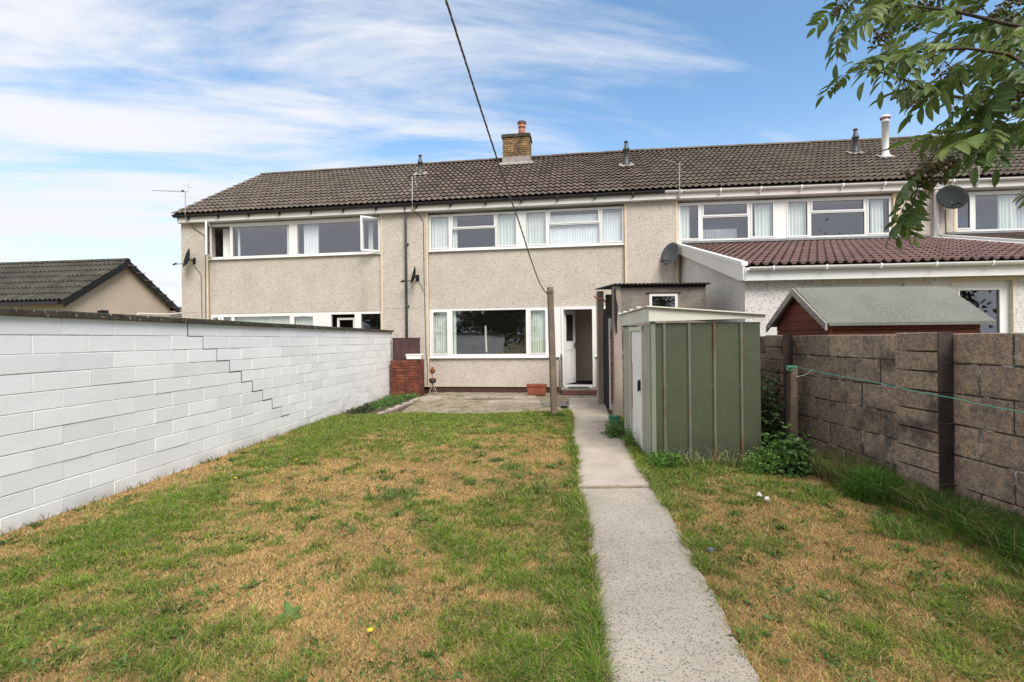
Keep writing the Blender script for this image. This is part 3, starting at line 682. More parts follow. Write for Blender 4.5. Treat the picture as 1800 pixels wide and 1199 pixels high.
# ---- house 1 (left end of the terrace)
p0, p1 = -9.38, -3.83
H1U = [(p0, p1, 4.085, 5.13, [(-9.34,-8.69,4.13,5.06,'o'), (-8.60,-6.74,4.13,5.02,'g'), (-6.47,-4.44,4.13,5.02,'g'), (-4.39,-3.87,4.13,5.06,'o')])]
h1, dx, ups = house('terraced_house', 'end terrace house at left with brown roof and an outward open bedroom window', 'A', -10.3, -3.1, p0, p1, 'tile_old', 21, 'black_pvc', H1U,
      [(p0, p1, .17, 1.02)])
w = ups[0]
def casement(w, dx, hx, hy, width, z0, z1, ang, side):
    """an opened casement leaf hinged at (hx, hy); side +1 extends to +x when shut"""
    m = MB(); a, b = (0, width) if side > 0 else (-width, 0)
    sash_ring(m, a+.05, b-.05, z0+.05, z1-.05, .05, 0, .045)
    rot = (0,0,ang); m.build('casement', 'upvc', w, loc=(hx-dx, hy, 0), rot=rot)
    g = MB(); g.box(a+.05, b-.05, .02, .026, z0+.05, z1-.05); g.build('pane', 'glass', w, loc=(hx-dx, hy, 0), rot=rot)
casement(w, dx, -9.35, .05, .66, 4.10, 5.10, -math.radians(61), 1)
casement(w, dx, -3.86, .05, .56, 4.10, 5.10, math.radians(38), -1)
curtain(w, dx, -9.1, -8.88, 4.1, 5.05, .30); curtain(w, dx, -6.85, -6.75, 4.1, 5.05); curtain(w, dx, -6.35, -5.85, 4.1, 5.05, .2, 'net')
curtain(w, dx, -8.55, -8.50, 4.1, 5.05, .25); curtain(w, dx, -4.35, -4.2, 4.1, 5.05, .35)
w = window(h1, dx, p0+.02, p1-.02, 1.04, 2.37, [(-9.28,-9.03,1.12,2.28,'o'),(-8.94,-8.67,1.12,2.28,'g'),(-8.57,-6.74,1.12,2.28,'g'),(-6.62,-5.96,1.12,2.28,'s'),(-5.42,-4.68,1.12,2.30,'o'),(-4.48,-3.88,1.12,2.30,'g')])
casement(w, dx, -9.3, .05, .42, 1.10, 2.30, -math.radians(28), 1)
curtain(w, dx, -8.9, -6.0, 1.1, 2.36, .17, 'curtain_green', .1, .025); curtain(w, dx, -9.3, -9.0, 1.1, 2.36, .26, 'curtain_green')
m = MB(dx); sash_ring(m, -5.22, -4.78, 1.15, 2.14, .06, .16, .2); m.build('inner_frame', 'upvc', w)

# ---- house 2 (centre)
p0, p1 = -2.40, 3.11
U2 = [(p0, p1, 4.085, 5.10, [(-2.355,-1.775,4.13,5.06,'s'), (-1.70,-.46,4.70,5.06,'s'), (-1.70,-.46,4.13,4.66,'g'), (-.415,.165,4.13,5.06,'s'),
      (.40,1.00,4.13,5.06,'s'), (1.075,2.44,4.70,5.06,'s'), (1.075,2.44,4.13,4.66,'g'), (2.50,3.08,4.13,5.06,'s')])]
h2, dx, ups = house('terraced_house', 'middle terrace house with the open back door, brick chimney and darker tiles', 'A', -3.1, JA, p0, p1, 'tile_dark', 21, 'black_pvc', U2,
      [(p0, 1.385, .17, 1.02), (2.30, p1, .17, 1.02)], lower_open=(1.385, 2.30), low_top=2.395)
w = ups[0]
curtain(w, dx, -2.36, -1.78, 4.1, 5.08); curtain(w, dx, -.42, .17, 4.1, 5.08); curtain(w, dx, .38, 1.0, 4.1, 5.08); curtain(w, dx, 1.06, 3.1, 4.1, 4.95, .15, 'net', .07, .012)
curtain(w, dx, -1.7, -1.58, 4.1, 5.08); curtain(w, dx, 2.5, 3.1, 4.1, 5.08, .2)
w = window(h2, dx, p0, 1.03, 1.03, 2.39, [(-2.31,-1.85,1.10,2.33,'s'), (-1.72,.39,1.10,2.34,'g'), (.50,.96,1.10,2.33,'s')])
curtain(w, dx, -2.36, -1.80, 1.05, 2.36, .155, 'curtain_green', .075, .02); curtain(w, dx, .48, 1.02, 1.05, 2.36, .155, 'curtain_green', .075, .02); curtain(w, dx, -1.72, -1.64, 1.05, 2.36, .155, 'curtain_green')
m = MB(dx)                                                        # a blind cord bundle and a television seen inside
m.tube([(-.80,.26,1.9),(-.80,.26,1.7),(-.78,.26,1.15)], .028, 6); m.build('blind_pulls', 'curtain_green', w)
m = MB(dx); m.box(-.35, .25, .5, .55, .98, 1.22); m.build('television', 'black_plastic', w)
m = MB(dx); m.box(1.032, 1.375, .055, .12, 1.03, 2.392); m.build('infill_panel', 'upvc', h2)
m = MB(dx); m.box(.98, 1.40, -.0, .054, 1.0, 1.03); m.build('panel_sill', 'upvc', h2)
# door frame, open leaf, side window
m = MB(dx); m.box(1.377, 1.44, .03, .13, .19, 2.392); m.box(2.22, 2.298, .03, .13, .19, 2.392); m.box(1.44, 2.22, .03, .13, 2.315, 2.392); m.box(1.44, 2.22, .02, .13, .17, .235)
df = m.build('door_frame', 'upvc', h2)
door = MB(); sash_ring(door, .13, .63, 1.20, 1.95, .012, -.006, .05)
for a, b, c, d in ((0,.76,.0,.17),(0,.76,1.97,2.07),(0,.12,.17,1.97),(.64,.76,.17,1.97),(.12,.64,.95,1.19)): door.box(a, b, 0, .044, c, d)
door.box(.12,.64,.012,.034,.17,.95)
dr = door.build('door', 'upvc', h2, loc=(1.445-dx, .13, .24), rot=(0,0,math.radians(66)))
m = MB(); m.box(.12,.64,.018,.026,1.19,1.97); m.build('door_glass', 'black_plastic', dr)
m = MB(); m.box(.68,.71,-.012,0,.98,1.16); m.box(.60,.71,-.05,-.03,1.09,1.11); m.box(.69,.705,-.05,0,1.09,1.11); m.box(.68,.71,.044,.056,.98,1.16); m.box(.60,.71,.074,.09,1.09,1.11); m.box(.69,.705,.05,.09,1.09,1.11); m.build('handle', 'black_plastic', dr)
m = MB(dx); m.box(2.27, 2.30, .32, 1.9, .12, 2.44); m.box(1.30, 1.36, 1.2, 1.9, .12, 2.44); m.box(1.30, 2.32, 1.9, 1.96, .12, 2.44); m.build('hallway', 'hall', h2)
m = MB(dx); m.box(1.37, 2.26, .14, 3.29, .17, .19); m.build('hall_floor', 'dark_floor', h2)
w = window(h2, dx, 2.302, p1, 1.05, 2.392, [(2.36,2.66,1.98,2.34,'s'),(2.36,3.04,1.12,1.90,'g'),(2.74,3.04,1.98,2.34,'s')])
m = MB(dx); m.tube([(2.42,.14,1.15),(2.52,.14,1.15)], .035, 8); m.build('windowsill_jar', 'terracotta', w)
# downpipe, cables, vents, chimney
m = MB(dx); m.tube([(-3.03,-.09,.1),(-3.03,-.09,5.05),(-3.03,-.12,5.2),(-3.03,-.19,5.34)], .036, 10); dp = m.build('downpipe', 'grey_pvc', h2, smooth=True)
for z in (.7, 2.47, 4.25): m = MB(dx); m.tube([(-3.03,-.09,z),(-3.03,-.09,z+.07)], .046, 10); m.box(-3.09,-2.97,-.05,.0,z+.01,z+.05); m.build('pipe_collar', 'grey_pvc', dp)
m = MB(dx); m.tube([(-2.77,-.13,5.2),(-2.60,-.02,5.05),(-2.53,-.012,4.9),(-2.52,-.012,3.0),(-2.49,-.012,1.2),(-2.44,-.012,.7),(-2.46,-.012,.2)], .008, 5); m.build('cable', 'black_plastic', h2)
m = MB(dx); m.tube([(-2.75,-.02,3.25),(-2.62,-.012,3.1),(-2.55,-.012,2.9)], .006, 5); m.build('cable', 'black_plastic', h2)
def slope_z(y): return EAVE_Z+(RIDGE_Z-EAVE_Z)*(y-EAVE_Y)/(RIDGE_Y-EAVE_Y)
def soil_vent(h, dx, x, y, top, r=.065, mat='grey_pvc', flue=False):
    z = slope_z(y)
    m = MB(); c = (0,0,0)
    if flue: m.lathe([(.14,-.12),(.13,0),(.10,.06),(.085,.12),(.085,top-.20),(.10,top-.20),(.10,top-.16),(.088,top-.16),(.088,top-.10),(.125,top-.10),(.125,top-.03),(.08,top)], n=14)
    else: m.lathe([(.11,-.10),(.10,.04),(r+.012,.10),(r,.16),(r,top-.30),(r*1.45,top-.29),(r*1.4,top-.26),(r*.85,top-.16),(r*.65,top-.09),(r*.62,top-.05),(r*.9,top-.045),(r*.9,top-.01),(r*.5,top)], n=14)
    v = m.build('vent_pipe' if not flue else 'flue_pipe', mat, h, smooth=True, loc=(x-dx, y, z+.03))
    if flue:
        k = MB(); k.lathe([(.128,top-.10),(.128,top-.07)], n=14); k.build('flue_band', 'terracotta', v)
        k = MB(); k.lathe([(.092,.17),(.092,.19)], n=14); k.build('flue_band', 'black_plastic', v)
    # flashing slate bent to the slope
    pt = math.atan2(RIDGE_Z-EAVE_Z, RIDGE_Y-EAVE_Y); k = MB()
    vs = []; N = 10
    for i in range(N+1):
        xx = -.24+.48*i/N; vs += [(xx, -.20+.03*math.sin(i*2.1), .03+.016*math.sin(i*1.7)), (xx*.9, .16+.03*math.sin(i*1.3), .034+.016*math.sin(i*1.7))]
    k.add(vs, [(2*i, 2*i+2, 2*i+3, 2*i+1) for i in range(N)])
    k.build('flashing', 'mortar_grey', v, rot=(pt, 0, 0), recalc=False)
soil_vent(h2, dx, -3.447+.6-.6, 2.51, .66); soil_vent(h2, dx, 3.376, 2.08, .76, .075)
# chimney
ch = MB(dx); cx0, cx1, cy0, cy1 = -.72, .24, 3.22, 3.84
ch.box(cx0+.01, cx1-.01, cy0+.01, cy1-.01, 7.2, 8.60); chim = ch.build('chimney', 'mortar_dark', h2)
for n_ in range(1):
    coursed(chim, 'brick', 'brick_yellow', (cx0-dx, cy0, 0), 0, cx1-cx0, 7.84, .675, .225, .075, .012, .10, .006, .003, phase=.3)
    coursed(chim, 'brick', 'brick_yellow', (cx1-dx, cy0+.105, 0), PI/2, cy1-cy0-.105, 7.84, .675, .225, .075, .012, .10, .006, .003)
    coursed(chim, 'brick', 'brick_yellow', (cx0-dx, cy1, 0), -PI/2, cy1-cy0-.105, 7.84, .675, .225, .075, .012, .10, .006, .003)
m = MB(dx); m.box(cx0-.03, cx1+.03, cy0-.03, cy1+.03, 8.52, 8.60); m.box(cx0-.015, cx1+.015, cy0-.015, cy1+.015, 8.60, 8.635); m.build('chimney_cap', 'coping', chim)
m = MB(dx); m.box(cx0-.012, cx1+.012, cy0-.014, cy1+.012, 7.5, 7.84); m.prism([(cy0-.19,7.50),(cy0-.18,7.545),(cy0-.01,7.66),(cy0-.01,7.5)], 'x', cx0-.12, cx1+.12); m.build('chimney_flashing', 'mortar_grey', chim)
m = MB(); m.lathe([(.13,0),(.125,.22),(.10,.30),(.135,.31),(.135,.36),(.105,.38),(.10,.43),(.15,.45),(.155,.49),(.10,.53),(.04,.55)], n=16); m.build('chimney_pot', 'pot_clay', chim, smooth=True, loc=(-.06-dx, 3.5, 8.63))
m = MB(); m.lathe([(.158,.455),(.165,.49),(.10,.54),(.03,.56)], n=16); m.build('pot_cowl', 'lead', chim, loc=(-.06-dx, 3.5, 8.635))
m = MB(); m.lathe([(.14,-.02),(.12,.04),(.07,.075),(.02,.085)], n=12); m.build('capped_flue', 'mortar_grey', chim, smooth=True, loc=(-.45-dx, 3.5, 8.64))

# ---- house 3
p0, p1 = .38, 5.86
U3 = [(p0, p1-.09, 4.07, 5.11, [(.43,.95,4.13,5.06,'s'), (1.04,2.20,4.74,5.06,'s'), (1.04,2.20,4.13,4.70,'g'), (2.28,2.86,4.13,5.06,'s'),
      (3.18,3.72,4.13,5.06,'s'), (3.79,5.10,4.76,5.06,'s'), (3.79,5.10,4.13,4.72,'g'), (5.17,5.72,4.13,5.06,'s')])]
h3, dx, ups = house('terraced_house', 'terrace house right of centre with white gutter, white flue and rear extension', 'B', 0, 6.6, p0, p1, 'tile_brown', 20, 'wood_white', U3, [(p0, p1, .17, 2.38)])
w = ups[0]
curtain(w, dx, .42, .72, 4.1, 5.08); curtain(w, dx, 2.40, 2.85, 4.1, 5.08); curtain(w, dx, 3.18, 3.70, 4.1, 5.08); curtain(w, dx, 5.30, 5.62, 4.1, 5.08); curtain(w, dx, 1.1, 2.1, 4.1, 4.5, .6, 'net')
m = MB(dx); m.box(p1-.09, p1, .0, .07, 4.0, 5.16); m.build('reveal_board', 'cream', h3)
m = MB(dx); m.tube([(6.72,-.09,3.9),(6.72,-.09,5.15),(6.72,-.13,5.25),(6.72,-.19,5.34)], .05, 10); m.build('downpipe', 'upvc', h3, smooth=True)
soil_vent(h3, dx, 6.2, 2.30, .74, .07); soil_vent(h3, dx, 6.70, 1.75, 1.2, flue=True, mat='upvc')

# ---- house 4
p0, p1 = 7.25, 12.8
U4 = [(p0, p1, 4.10, 5.13, [(7.29,7.64,4.19,5.04,'s'), (7.75,9.6,4.17,5.04,'g'), (9.9,11.8,4.17,5.04,'g'), (11.9,12.7,4.17,5.04,'s')])]
h4, dx, ups = house('terraced_house', 'terrace house at the right edge, partly behind the rowan leaves', 'B', 6.6, 13.5, p0, p1, 'tile_brown', 21, 'wood_white', U4, [(p0, p1, .17, 2.38)])
curtain(ups[0], dx, 8.35, 8.75, 4.1, 5.1); curtain(ups[0], dx, 8.95, 9.5, 4.1, 5.1, .4, 'net')
m = MB(dx); m.tube([(6.98,-.02,4.7),(7.0,-.012,4.3),(7.0,-.012,3.95)], .008, 5); m.build('cable', 'black_plastic', h4)

# ------------------------------------------------------------------ extension behind house 3 and lean-to of house 4
def extension(label, s0, s1, dep, mat, cols, rows, zt, zb, wallmat, wins, name='house_extension', panels=True, kind=None):
    e = thing(name, label, 'extension', B_(s0), -TB); dx = s0; y1 = -dep
    T = -.02
    # walls
    x1 = s1-s0
    m = MB(); zc = lambda y: zt-.16+(zb-.18-(zt-.16))*(y/y1)
    m.prism([(T,0),(T,zc(0)),(y1+.25,zc(y1+.25)),(y1+.25,0)], 'x', 0, .25); m.build('side_wall', wallmat, e)
    m = MB(); m.prism([(T,0),(T,zc(0)),(y1+.25,zc(y1+.25)),(y1+.25,0)], 'x', x1-.25, x1); m.build('side_wall', wallmat, e)
    m = MB(); x = 0
    for (a, b, c, d) in sorted(wins):
        m.box(x, a, y1, y1+.25, 0, zb-.24); 
        if c > 0: m.box(a, b, y1, y1+.25, 0, c)
        if d < zb-.25: m.box(a, b, y1, y1+.25, d, zb-.24)
        x = b
    m.box(x, x1, y1, y1+.25, 0, zb-.24); m.build('front_wall', wallmat, e)
    m = MB(); m.box(.3, x1-.3, -2.2, -2.1, .0, 2.3); m.box(.3, x1-.3, y1+.3, -.1, .0, .05); m.build('interior', 'room', e)
    # roof
    y0 = y1-.22; z0 = zb
    m = MB(); m.prism([(T, zt-.04),(y0+.03, z0-.045),(y0+.03, z0-.08),(T, zt-.09)], 'x', -.02, x1+.02); r = m.build('roof', 'felt_black', e)
    tiled_slope(r, 0, x1, y0, z0-.02, T-.03, zt-.02, rows, cols, mat, hgt=.055, thick=.024)
    m = MB(); m.box(-.08, x1+.08, y1-.19, y1-.165, z0-.27, z0-.045); m.build('fascia', 'upvc', e)
    m = MB(); m.box(0, x1, y1-.164, y1, z0-.262, z0-.25); m.build('soffit', 'upvc', e)
    g = MB(); gy, gz, gr = y1-.25, z0-.045, .058; k = 8; vs = []
    for x in (-.03, x1+.05):
        vs += [(x, gy+gr*math.cos(PI+PI*i/k), gz+gr*math.sin(PI+PI*i/k)) for i in range(k+1)]+[(x, gy+(gr-.007)*math.cos(PI+PI*i/k), gz+(gr-.007)*math.sin(PI+PI*i/k)) for i in range(k, -1, -1)]
    N = 2*(k+1); g.add(vs, [(i, (i+1) % N, N+(i+1) % N, N+i) for i in range(N)]+[tuple(range(N)), tuple(range(2*N-1, N-1, -1))]); gut = g.build('gutter', 'upvc', e, smooth=False)
    x = .35
    while x < x1:
        b = MB(); b.box(x, x+.03, gy-.064, gy-.057, gz-.04, gz+.012); b.box(x, x+.03, gy-.05, gy+.05, gz-.066, gz-.055); b.build('gutter_bracket', 'upvc', gut); x += .86
    for xa, xb in ((-.10, -.06), (x1+.06, x1+.10)):                  # barge boards with a raised capping
        m = MB(); m.prism([(T,zt+.02),(y1-.19,z0+.03),(y1-.19,z0-.26),(y1-.05,z0-.26),(y1+.12,zc(y1+.12)-.06),(T,zt-.22)], 'x', xa, xb); m.build('barge_board', 'upvc', e)
    for xa, xb in ((-.125, -.02), (x1+.02, x1+.125)): m = MB(); m.prism([(T,zt+.055),(y1-.20,z0+.06),(y1-.20,z0-.01),(T,zt-.015)], 'x', xa, xb); m.build('verge_capping', 'upvc', e)
    m = MB(); m.prism([(T-.02,zt+.11),(T-.17,zt+.035),(T-.19,zt+.02),(T-.04,zt+.03)], 'x', 0, x1); m.build('lead_flashing', 'lead', e)
    return e
# windows of the front wall: a wide window and a glazed door at the right
e = extension('single storey white pebbledash extension with plum tiled roof beside the rowan', .47, 6.55, 4.35, 'tile_plum', 20, 15, 3.96, 2.75, 'dash_grey', [(1.25, 2.65, 1.0, 2.42), (3.40, 4.34, .02, 2.42)])
w = window(e, 0, 1.25, 2.65, 1.0, 2.42, [(1.33,1.88,1.08,2.33,'s'),(1.96,2.57,1.08,2.33,'g')], y=-4.29)
m = MB(); m.box(.9, 3.0, -4.362, -4.352, 2.41, 2.425); m.build('lintel_line', 'cream', e)
dw = window(e, 0, 3.40, 4.34, .02, 2.42, [(3.53,4.21,.28,2.29,'s')], y=-4.29, sill=False, vent=False)
m = MB(); m.box(3.33, 4.41, -4.362, -4.352, 2.421, 2.475); m.box(4.341, 4.365, -4.362, -4.352, 0, 2.42); m.build('door_surround', 'cream', e)
e2 = extension('lean-to with dark tiles on the house at the right edge', 6.95, 10.6, 3.2, 'tile_dark', 12, 12, 4.0, 3.1, 'dash', [])

# ------------------------------------------------------------------ dishes and aerials
def dish(label, base, rz, face, tilt, mat, w=.30, h=.34, rotz_arm=0, side=1):
    """base: point on the wall; face: azimuth (about z) the dish looks to, in the house frame; bracket holds it off the wall"""
    t = thing('satellite_dish', label, 'satellite dish', base, rz)
    m = MB(); m.box(-.05,.05,-.012,0,-.09,.09); m.tube([(0,-.01,0),(0,-.14,0),(0,-.20,.02)], .02, 8); m.build('bracket', 'black_plastic', t)
    c = Vector((0,-.22,.04)); R = Euler((tilt,0,face)).to_matrix()       # dish looks along local -y
    N, K = 20, 5; vs = [tuple(c+R @ Vector((0,0,0)))]
    for k in range(1, K+1):
        q = k/K
        for i in range(N):
            a = 2*PI*i/N; vs.append(tuple(c+R @ Vector((w*q*math.cos(a), -.07*q*q, h*q*math.sin(a)))))
    fs = [(0, 1+i, 1+(i+1) % N) for i in range(N)]
    for k in range(K-1): fs += [(1+k*N+i, 1+(k+1)*N+i, 1+(k+1)*N+(i+1) % N, 1+k*N+(i+1) % N) for i in range(N)]
    m = MB(); m.add(vs, fs); o = m.build('reflector', mat, t, smooth=True, recalc=False)
    md = o.modifiers.new('thick', 'SOLIDIFY'); md.thickness = .006
    m = MB(); e = c+R @ Vector((0,-.30,-h*.95)); s = c+R @ Vector((0,-.01,-h*.55))
    m.tube([tuple(c+Vector((0,.02,0))), tuple(s), tuple(e)], .013, 6); m.build('arm', 'black_plastic', t)
    m = MB(); u = (c+R @ Vector((0,0,0))-e).normalized(); m.tube([tuple(e-u*.05), tuple(e+u*.03), tuple(e+u*.06)], [.026,.03,.036], 10); m.build('receiver', 'black_plastic', t)
    return t
def pos(frame, s, y, z):
    th = TA if frame == 'A' else TB; b = A_(s) if frame == 'A' else B_(s)
    return (b.x+math.sin(th)*y, b.y+math.cos(th)*y, z)
dish('dark satellite dish at the left corner of the end house', pos('A',-9.85,0,4.02), -TA, -math.radians(38), math.radians(-14), 'dish_dark', .26, .30)
dish('dark satellite dish seen edge on beside the grey downpipe', pos('A',-2.72,0,3.30), -TA, -math.radians(72), math.radians(-14), 'dish_dark', .24, .26)
dish('grey satellite dish above the corrugated outhouse roof', pos('B',.16,0,3.66), -TB, -math.radians(52), math.radians(-16), 'dish_grey', .27, .31)
dish('dark grey satellite dish hanging behind the rowan leaves', pos('B',6.97,0,4.87), -TB, -math.radians(12), math.radians(-16), 'dish_dark', .33, .33)
def aerial(label, base, rz, hgt, boom, boom_rot, n=9, fan=False, mat='alu', tiltb=0):
    t = thing('television_aerial', label, 'aerial', base, rz)
    m = MB(); m.tube([(0,0,0),(0,-.08,.02),(0,-.10,.12),(0,-.10,hgt)], .013, 6); m.box(-.04,.04,-.04,0,-.03,.05); m.build('mast', mat, t)
    c = Vector((0,-.10,hgt-.02)); d = Euler((0,tiltb,boom_rot)).to_matrix() @ Vector((1,0,0)); sd_ = d.cross(Vector((0,0,1))).normalized()
    m = MB(); m.tube([tuple(c-d*.12), tuple(c+d*boom)], .008, 5)
    for i in range(n):
        p = c+d*(.14+(boom-.16)*i/(n-1)); L = .075-.002*i; m.tube([tuple(p-sd_*L), tuple(p+sd_*L)], .004, 4)
    m.build('boom', mat, t)
    m = MB(); up = d.cross(sd_)
    for k in (-1, 1):
        for o_ in (.12,): m.tube([tuple(c-d*.08+up*k*(.05+o_)-sd_*.18), tuple(c-d*.08+up*k*(.05+o_)+sd_*.18)], .004, 4)
        m.tube([tuple(c-d*.08), tuple(c-d*.14+up*k*.30)], .005, 4)
    m.build('reflector', mat, t)
    m = MB(); m.tube([tuple(c+d*.05-up*.02), tuple(c+d*.12-up*.02)], .025, 6); m.build('dipole_box', 'black_plastic', t)
    return t
aerial('thin television aerial pointing left off the end house corner', pos('A',-9.93,-.14,5.25), -TA, .86, 1.18, PI-.05, 12, tiltb=-.10)
aerial('pale television aerial above the grey downpipe, pointing left over the tiles', pos('A',-2.77,-.14,5.22), -TA, .92, 1.0, PI-.04, 12, tiltb=-.03)
aerial('pale television aerial with crossed elements left of the white gutter', pos('B',.37,-.16,5.22), -TB, .86, .62, PI-1.0, 8, tiltb=-.5)
aerial('short white television aerial above the gutter by the rowan leaves', pos('B',7.58,-.16,5.22), -TB, .60, .35, 1.2, 5)
m = MB(); p = [pos('A',-9.93,-.14,5.22), pos('A',-9.8,-.02,5.0), pos('A',-9.50,-.012,4.80), pos('A',-9.46,-.012,4.6), pos('A',-9.47,-.012,2.4), pos('A',-9.47,-.012,.2)]
def local(h, pts): 
    mi = (Matrix.Translation(h.location) @ h.rotation_euler.to_matrix().to_4x4()).inverted(); return [tuple(mi @ Vector(q)) for q in pts]
m.tube(local(h1, p), .009, 5); m.tube(local(h1, [pos('A',-9.85,-.02,3.9), pos('A',-9.62,-.012,3.6), pos('A',-9.60,-.012,2.2), pos('A',-9.66,-.012,2.0)]), .008, 5); m.build('cable', 'black_plastic', h1)

# ------------------------------------------------------------------ things at the back door
def on_facade(s, y=0, z=0): return pos('A', s, y, z)
t = thing('door_steps', 'two small steps, grey slab over red quarry tiles, at the open back door', 'steps', on_facade(1.86), -TA)
m = MB(); m.box(-.50,.46,-.34,.05,.122,.170); m.build('top_slab', 'slab', t)
m = MB(); m.box(-.47,.44,-.40,.05,-.02,.020); m.box(-.47,.44,-.33,.05,.021,.121); m.build('riser', 'mortar_dark', t)
for i in range(2):
    m = MB(); a = -.475+i*.46; m.box(a+.004,a+.454,-.41,-.331,.021,.045); m.box(a+.004,a+.454,-.352,-.334,.0455,.118); m.build('quarry_tile', 'quarry', t)
m = MB(); m.box(-.29,.26,-.28,-.02,0,.014); o = m.build('door_mat', 'mat_black', None, loc=on_facade(1.85,0,.171), rot=(0,0,-TA)); tag(o, 'black rubber mat on the top step below the open door', 'door mat')
t = thing('handrail', 'bent grey metal handrail beside the open back door', 'handrail', on_facade(1.355), -TA)
m = MB(); m.tube([(-.02,-.42,0),(-.02,-.42,.92),(-.01,-.40,1.02),(.0,-.34,1.08),(.02,-.22,1.08),(.03,-.14,1.02),(.03,-.10,.95),(.03,-.10,.2)], .019, 8); m.build('rail', 'galv', t, smooth=True)
m = MB(); m.tube([(.03,-.10,.5),(.03,.08,.5)], .014, 6); m.build('wall_fixing', 'galv', t)
t = thing('planter', 'rectangular terracotta planter on the paving beside the concrete post', 'planter', on_facade(.73,-.55,.03), -TA)
m = MB(); m.prism([(-.23,0),(.23,0),(.25,.26),(-.25,.26)], 'y', -.12, .12); m.build('trough', 'terracotta', t)
m = MB()
for a in ((-.27,.27,-.14,-.11),(-.27,.27,.11,.14),(-.27,-.245,-.11,.11),(.245,.27,-.11,.11)): m.box(*a,.225,.275)
m.build('rim', 'terracotta', t)
for i in range(7): m = MB(); m.box(-.21+i*.065,-.18+i*.065,-.126,-.12,.03,.2); m.build('rib', 'terracotta', t)
# ornament: rusted stand
t = thing('garden_ornament', 'rusty tripod stand with dark pot and red ball beside the brick pier', 'ornament', on_facade(-2.15,-.5,.03))
m = MB(); m.tube([(0,0,.30),(-.10,-.03,0)], .012, 6); m.tube([(0,0,.30),(.13,-.04,0)], .012, 6); m.tube([(0,0,.30),(.02,.10,0)], .012, 6); m.build('tripod', 'barge', t)
m = MB(); m.lathe([(.03,.28),(.08,.31),(.11,.37),(.10,.41),(.07,.43)], n=12); m.build('pot', 'mortar_dark', t)
m = MB(); m.tube([(0,0,.42),(-.02,0,.52),(-.01,0,.58)], .012, 6); m.build('stem', 'rust', t)
m = MB(); m.lathe([(.01,.55),(.05,.57),(.075,.62),(.065,.67),(.03,.70),(.035,.73),(.01,.74)], n=10); m.build('ball', 'rust', t)
# brick pier at the end of the white wall with plum block wall behind
t = thing('brick_pier', 'low red brick pier at the end of the white wall', 'pier', (-3.27, 12.95, 0), 0)
m = MB(); m.box(.01,.74,.01,.90,0,.97); m.build('pier_core', 'mortar_dark', t)
coursed(t, 'brick', 'brick_red', (0,0,0), 0, .75, 0, .975, .225, .075, .011, .1, .006, .003, phase=.2)
coursed(t, 'brick', 'brick_red', (.75,.105,0), PI/2, .80, 0, .975, .225, .075, .011, .1, .006, .003)
t = thing('block_upstand', 'dark plum stained block standing on the red brick pier', 'wall block', (-3.25, 13.15, .98), 0)
m = MB(); m.box(0,.70,0,.25,0,.575); m.build('block_face', 'plum_block', t)
m = MB(); m.box(-.01,.71,-.01,.26,.576,.60); m.build('top_edge', 'plum_block', t)
t = thing('planter', 'empty white plastic trough on the red brick pier', 'planter', (-2.83, 12.96, .985), 0)
m = MB(); m.prism([(0,0.02),(.37,.02),(.42,.15),(-.02,.15)], 'y', 0, .16); m.build('trough', 'upvc', t)
m = MB(); m.box(-.03,.43,-.01,0,.125,.155); m.box(-.03,.43,.16,.17,.125,.155); m.build('rim', 'upvc', t)

# ------------------------------------------------------------------ concrete clothes post and rope
def post(name, label, x, y, h, w, lean, mat, cat='post'):
    t = thing(name, label, cat, (x, y, 0), .12)
    m = MB(); N = 8; vs = []
    for i in range(N+1):
        z = h*i/N; o = lean*z/h; ww = w/2*(1.08-.12*i/N)+random.uniform(-.002,.002); c = ww*.28
        vs += [(o+a*ww-(c if abs(b) == 1 and False else 0)*0, b*ww, z) for a, b in ((-1,-.7),(-.7,-1),(.7,-1),(1,-.7),(1,.7),(.7,1),(-.7,1),(-1,.7))]
    m.add(vs, [(i*8+k, i*8+(k+1) % 8, (i+1)*8+(k+1) % 8, (i+1)*8+k) for i in range(N) for k in range(8)]+[tuple(range(8*N, 8*N+8))]); m.build('shaft', mat, t)
    return t
t = post('washing_line_post', 'pitted concrete washing line post beside the path', .80, 9.33, 2.50, .115, -.055, 'post')
m = MB(); m.tube([(-.055+.068*math.cos(a), .068*math.sin(a), 2.36+.03*a/6) for a in [i*PI/5 for i in range(21)]], .007, 5); m.build('rope_binding', 'rope', t)
t = thing('washing_line', 'weathered rope washing line rising over the garden from the concrete post', 'rope', (.746, 9.30, 2.38))
pts = [(.69,9.27,2.38),(.576,8.48,2.345),(.46,7.9,2.42),(.344,7.32,2.575),(.23,6.75,2.76),(.108,6.14,2.98),(-.0,5.6,3.14),(-.118,5.01,3.32),(-.28,4.2,3.60),(-.44,3.4,3.895),(-.70,2.1,4.42),(-.96,.8,4.98),(-1.24,-.6,5.65)]
m = MB(); m.tube([(a-.746, b-9.30, c-2.38) for a, b, c in pts], .0085, 6); m.build('strand', 'rope', t, smooth=True)
m = MB(); V = [Vector(p)-Vector((.746,9.30,2.38)) for p in pts]; hel = []
for i in range(len(V)-1):
    d = V[i+1]-V[i]; n_ = int(d.length/.025); a1 = d.cross(Vector((0,0,1))).normalized(); b1 = d.cross(a1).normalized()
    for k in range(n_):
        ph = len(hel)*1.3; hel.append(tuple(V[i]+d*k/n_+a1*.0075*math.cos(ph)+b1*.0075*math.sin(ph)))
m.tube(hel, .0045, 4); m.build('twist', 'barge', t)
t = thing('line_pole', 'tall grey steel pole holding the far end of the rope', 'pole', (-1.24, -.62, 0)); m = MB(); m.tube([(0,0,0),(0,0,5.75)], .03, 8); m.build('tube', 'galv', t)
